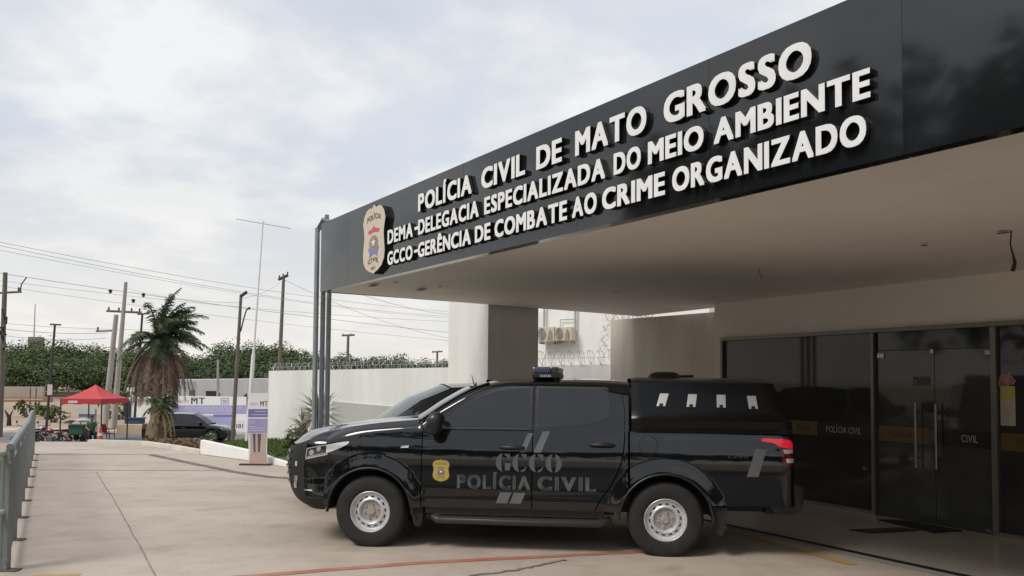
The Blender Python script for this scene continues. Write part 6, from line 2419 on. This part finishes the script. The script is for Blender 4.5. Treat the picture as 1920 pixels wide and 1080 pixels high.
# far walls across the lot
for (x0, x1, yt, yb, y, m, nm, lab) in ((-60, 82, 724, 745, 84, PALEW, 'lot_wall', 'pale old wall across the dirt lot at left'), (-60, 96, 744, 751, 82, BRICKW, 'brick_wall', 'low brick red wall at the foot of the pale old wall')):
    a, b = at_y(x0, yt, y), at_y(x1, yt, y)
    mb = MB(); mb.box(a.x, b.x, y, y + .3, gz(0, y) - .5, a.z); tag(mb.build(nm, m), lab, 'wall')
pf = thing('lot_fence', 'thin post and rail fence in front of the brick wall', 'fence', at_y(40, 760, 62))
fy = 62
a, b = at_y(-50, 749, fy), at_y(80, 749, fy)
mb = MB(); mb.tube([a, b], .06, 6); wbuild(mb, 'rail', mat('pale_rail', (.42, .36, .26), .8), pf)
for px in (-20, 5, 57, 68):
    q = at_y(px, 727 if px > 50 else 734, fy); mb = MB(); mb.tube([(q.x, fy, gz(q.x, fy) - .1), q], .05, 6); wbuild(mb, 'post', POLE_W, pf)


# ================================================================== VEGETATION
def leaf_quad(mb, p, r, s, rr, out=None):
    a = Vector((rr.uniform(-1, 1), rr.uniform(-1, 1), rr.uniform(-1, 1)))
    if a.length < .05:
        a = Vector((1, 0, 0))
    nrm = Vector((rr.uniform(-1, 1), rr.uniform(-1, 1), rr.uniform(-1, 1)))
    if out is not None:
        nrm = out * 1.15 + Vector((0, 0, .25)) + nrm * .75
    b = nrm.cross(a)
    if b.length < .05:
        b = a.orthogonal()
    b.normalize()
    a = b.cross(nrm)
    a = a.normalized() if a.length > .05 else b.orthogonal().normalized()
    o = len(mb.v)
    mb.v += [tuple(p - a * s), tuple(p + b * s * .6), tuple(p + a * s), tuple(p - b * s * .6)]
    mb.f.append((o, o + 1, o + 2, o + 3)); mb.m.append(0)


def crown(mb, c, rx, rz, n, s, rr, lumps=6):
    """leaves gathered in lumps through an uneven crown"""
    ls = []
    for _ in range(lumps):
        th = rr.uniform(0, 2 * PI); ph = rr.uniform(-.3, 1)
        k = rr.uniform(.35, .85)
        ls.append((c + Vector((math.cos(th) * rx * k * math.sqrt(max(0, 1 - ph * ph * .6)), math.sin(th) * rx * k * math.sqrt(max(0, 1 - ph * ph * .6)), ph * rz * k)), rr.uniform(.28, .5)))
    ls.append((c, .65))
    for _ in range(n):
        q, f = rr.choice(ls)
        d = Vector((rr.gauss(0, 1), rr.gauss(0, 1), rr.gauss(0, 1))).normalized() * (rr.random() ** .33)
        leaf_quad(mb, q + Vector((d.x * rx * f, d.y * rx * f, d.z * rz * f)), 0, s * rr.uniform(.7, 1.3), rr, d)


SKY = pchip([-400, -120, 0, 40, 75, 112, 140, 180, 205, 235, 262, 330, 390, 425, 452, 480, 505, 540, 575, 610, 650, 690, 720, 760, 800, 840, 900, 1000],
            [640, 636, 640, 630, 632, 622, 630, 645, 662, 640, 632, 655, 656, 640, 632, 642, 640, 640, 656, 662, 660, 658, 668, 656, 660, 668, 664, 662])
wood = MB()
rr = random.Random(11)
for layer, (y, drop) in enumerate(((128, 0), (116, 9), (104, 22), (94, 42))):
    px = -190 + rr.uniform(0, 10)
    while px < (960 if layer < 2 else 640):
        yy = y + rr.uniform(-5, 5)
        top = SKY(px) + drop + rr.uniform(-3 if layer else -2, 11)
        p = at_y(px, top, yy)
        g = gz(p.x, yy)
        hgt = max(2.0, p.z - g)
        rx = rr.uniform(3.2, 5.4)
        rz_c = hgt * .52
        crown(wood, Vector((p.x, yy, p.z - rz_c)), rx, rz_c, 2600, .17, rr, 18)
        px += rr.uniform(24, 40)
struct(wood.build('woodland', LEAF), 'stuff')
# trees added out of view behind the viewer, to darken reflections in paint and glass
unseen_trees = MB()
for i in range(90):
    a = lerp(R(70), R(300), i / 89)
    rad = rr.uniform(24, 38)
    x, y = rad * math.sin(a + PI) * 1.0, rad * math.cos(a)
    x, y = -rad * math.sin(a), rad * math.cos(a)
    if y > 12 or x > 26:
        continue
    hh = rr.uniform(7, 10) if x > -14 else rr.uniform(10, 16)
    crown(unseen_trees, Vector((x, y, hh * .5)), 3.6, hh * .5, 300, .55, rr, 8)
struct(unseen_trees.build('woodland', LEAF), 'stuff')

# scattered bushes of the lot and round the street
for px, py, y, rx, rz_, n, m, nm, lab in (
        (86, 772, 60, .8, .8, 220, LEAF2, 'bush', 'yellow green bush by the black lamp post'),
        (103, 778, 56, 1.0, .8, 200, LEAF2, 'bush', 'low bright bush just right of the black lamp post'),
        (52, 768, 62, 1.1, 1.2, 160, LEAF2, 'bush', 'thin sapling bush on the dirt lot'),
        (235, 745, 64, 2.6, 2.6, 500, LEAF, 'bush', 'dense dark bush behind the leaning pole'),
        (222, 778, 60, 1.0, .8, 160, LEAF2, 'bush', 'small dry bush right of the leaning pole'),
        (556, 832, 16.5, .34, .42, 900, LEAF2, 'bush', 'feathery green shrub at the pickup nose'),
        (392, 822, 22, .30, .16, 160, LEAF2, 'bush', 'tuft of green at the low wall top')):
    p = at_y(px, py, y)
    g = gz(p.x, y) if y > 21 else .1
    t = thing(nm, lab, 'bush', (p.x, y, g))
    mb = MB(); crown(mb, p, rx, rz_, n, .16 if y > 50 else .035, rr, 7); wbuild(mb, 'foliage', m, t)
    mb = MB()
    for k in range(4):
        a = k * 1.7
        mb.tube([(p.x, y, g - .05), (p.x + .3 * rx * math.cos(a), y + .3 * rx * math.sin(a), p.z - rz_ * .2), (p.x + .6 * rx * math.cos(a), y + .6 * rx * math.sin(a), p.z + rz_ * .3)], [.05 * rx, .03 * rx, .01 * rx], 5)
    wbuild(mb, 'stem', BARK, t)
# low dry plants between kerb and street
mb = MB()
for i in range(1400):
    px = rr.uniform(268, 374); y = rr.uniform(18.6, 21.5)
    p = at_y(px, 835, y)
    if p.y < 17.6 + (375 - px) * .028:
        continue
    leaf_quad(mb, Vector((p.x, p.y, gz(p.x, p.y) + rr.uniform(.02, .16))), 0, rr.uniform(.03, .07), rr)
struct(mb.build('ground_cover', mat('dry_ground_cover', (0.22, 0.125, 0.085), .9, c2=(0.14, 0.12, 0.05), scale=2)), 'stuff')
# dry stump on the lot
p = at_y(17, 783, 52)
mb = MB()
mb.tube([(p.x, 52, gz(p.x, 52)), p, p + Vector((-.3, 0, .5))], [.16, .12, .03], 7); mb.tube([p, p + Vector((.25, 0, .5))], [.08, .02], 6)
tag(mb.build('dead_stump', mat('dark_stump', (.03, .022, .02), .9)), 'black forked stump on the dirt lot', 'stump')


def frond(mb, base, az, el, ln, droop, rr, lw=.5, pin=26, blow=Vector((0, 0, 0)), leaf_m=0):
    """arched rib with two rows of leaflets"""
    d = Vector((math.cos(az) * math.cos(el), math.sin(az) * math.cos(el), math.sin(el)))
    pts = []
    p = base.copy(); v = d.copy()
    n = 14
    for i in range(n + 1):
        pts.append(p.copy())
        v = (v + Vector((0, 0, -droop / n)) + blow / n).normalized()
        p = p + v * (ln / n)
    mb.tube(pts, [.03 * (1 - .85 * i / n) + .004 for i in range(n + 1)], 4)
    for k in range(pin):
        t = .12 + .88 * k / pin
        i = min(int(t * n), n - 1); q = pts[i].lerp(pts[i + 1], t * n - i)
        tv = (pts[i + 1] - pts[i]).normalized()
        s_ = tv.cross(Vector((0, 0, 1)))
        if s_.length < .1:
            s_ = Vector((1, 0, 0))
        s_.normalize()
        for sg in (-1, 1) if lw > .2 else (-1, 1):
            ll = lw * math.sin(PI * (t * .85 + .1)) ** .7 * rr.uniform(.8, 1.15)
            tip = q + (s_ * sg * rr.uniform(.3, .9) + tv * .55 + Vector((0, 0, -.5 + rr.uniform(-.35, .55)))) * ll + blow * .12 * ll
            m_ = q.lerp(tip, .5) + Vector((0, 0, .06 * ll))
            w = tv * (.014 if ln > .7 else .012)
            mb.add([q - w, q + w, m_ + w * 1.1, tip, m_ - w * 1.1], [(0, 1, 2, 3, 4)])


PY_ = 29.0
pb_ = at_y(289, 826, PY_); ptop = at_y(300, 640, PY_)
pg = gz(pb_.x, PY_)
palm = thing('palm_tree', 'tall windblown palm with a brown skirt of dead fronds', 'palm', (pb_.x, PY_, pg - .05))
mb = MB(); mb.tube([(pb_.x, PY_, pg - .05), Vector((pb_.x, PY_, pg)).lerp(ptop, .5), ptop], [.26, .20, .17], 14); wbuild(mb, 'trunk', PALM_T, palm, smooth=60)
mb = MB(); rr = random.Random(5)
for k in range(46):
    az = rr.uniform(-2.5, 2.5); el = rr.uniform(.3, 1.5)
    frond(mb, ptop + Vector((0, 0, rr.uniform(-.1, .25))), az, el, rr.uniform(1.5, 2.1), rr.uniform(1.1, 2.0), rr, .40, 64, Vector((.42, .0, .12)))
wbuild(mb, 'crown', PALM_G, palm)
mb = MB()
for k in range(95):
    az = rr.uniform(0, 2 * PI)
    frond(mb, ptop + Vector((0, 0, rr.uniform(-.4, .05))), az, rr.uniform(-.6, .35), rr.uniform(1.7, 2.5), rr.uniform(2.6, 5.0), rr, .26, 26, Vector((-.12, 0, 0)))
wbuild(mb, 'dead_frond_skirt', PALM_B, palm)
# young palm in front
p0 = at_y(302, 832, 21.5); p1 = at_y(303, 764, 21.5)
yp = thing('palm_tree', 'young palm with yellowing fronds in front of the tall palm trunk', 'palm', (p0.x, 21.5, gz(p0.x, 21.5) - .03))
mb = MB(); mb.tube([(p0.x, 21.5, gz(p0.x, 21.5) - .03), p1], [.09, .07], 10); wbuild(mb, 'trunk', PALM_T, yp, smooth=60)
mb = MB()
for k in range(26):
    frond(mb, p1 + Vector((0, 0, rr.uniform(-.05, .08))), rr.uniform(0, 2 * PI), rr.uniform(.2, 1.4), rr.uniform(.4, .65), rr.uniform(1.3, 2.4), rr, .18, 18)
wbuild(mb, 'crown', LEAF2, yp)
mb = MB()
for k in range(24):
    frond(mb, p1 + Vector((0, 0, rr.uniform(-.2, 0))), rr.uniform(0, 2 * PI), rr.uniform(-.5, .3), rr.uniform(.5, .9), rr.uniform(2.4, 4), rr, .13, 14)
wbuild(mb, 'dead_frond_skirt', mat('straw_frond', (.34, .27, .14), .85, c2=(.22, .17, .09), scale=2), yp)
# agave like spiky plants by the posts
for px, py, y, n, ln, lab, m in ((599, 772, 13.6, 120, .56, 'spiky grey green yucca around the galvanised posts', AGAVE), (568, 800, 13.9, 40, .42, 'dry spiky yucca left of the posts with brown tips', mat('dry_agave', (.30, .235, .16), .8, c2=(.17, .16, .10), scale=4))):
    c = at_y(px, py, y)
    t = thing('yucca', lab, 'plant', (c.x, y, 0), group='spiky plants by the posts')
    mb = MB(); mb.tube([(c.x, y, 0), (c.x + .03, y, c.z * .5), (c.x, y, c.z)], [.07, .05, .06], 8); wbuild(mb, 'stem', PALM_T, t, smooth=60)
    mb = MB()
    for k in range(n):
        th = rr.uniform(0, 2 * PI); ph = rr.uniform(-.75, 1.3)
        d = Vector((math.cos(th) * math.cos(ph), math.sin(th) * math.cos(ph), math.sin(ph)))
        s_ = d.cross(Vector((0, 0, 1))); s_ = s_.normalized() * .020 if s_.length > .05 else Vector((.02, 0, 0))
        b = Vector((c.x, y, c.z + rr.uniform(-.12, .08))); l_ = ln * rr.uniform(.7, 1.1)
        mid_ = b + d * l_ * .5
        up_ = s_.cross(d).normalized() * .006
        mb.add([b - s_ * .8, b + s_ * .8, mid_ + s_, b + d * l_ + Vector((0, 0, -.04)), mid_ - s_, mid_ - up_], [(0, 1, 2, 5), (0, 5, 4), (5, 2, 3), (5, 3, 4)])
    wbuild(mb, 'leaves', m, t)
a = at_y(567, 800, 14.6); b = at_y(579, 771, 14.6)
t = thing('meter_box', 'small rusty tan box on a post beside the yucca', 'box', ((a.x + b.x) / 2, 14.6, 0))
mb = MB(); mb.box(a.x, b.x, 14.6, 14.72, a.z, b.z); wbuild(mb, 'case', mat('rusty_tan_box', (.42, .27, .15), .8, c2=(.55, .45, .36), scale=8), t, bevel=.008)
mb = MB(); mb.tube([((a.x + b.x) / 2, 14.66, 0), ((a.x + b.x) / 2, 14.66, a.z)], .03, 8); wbuild(mb, 'post', POLE_W, t)
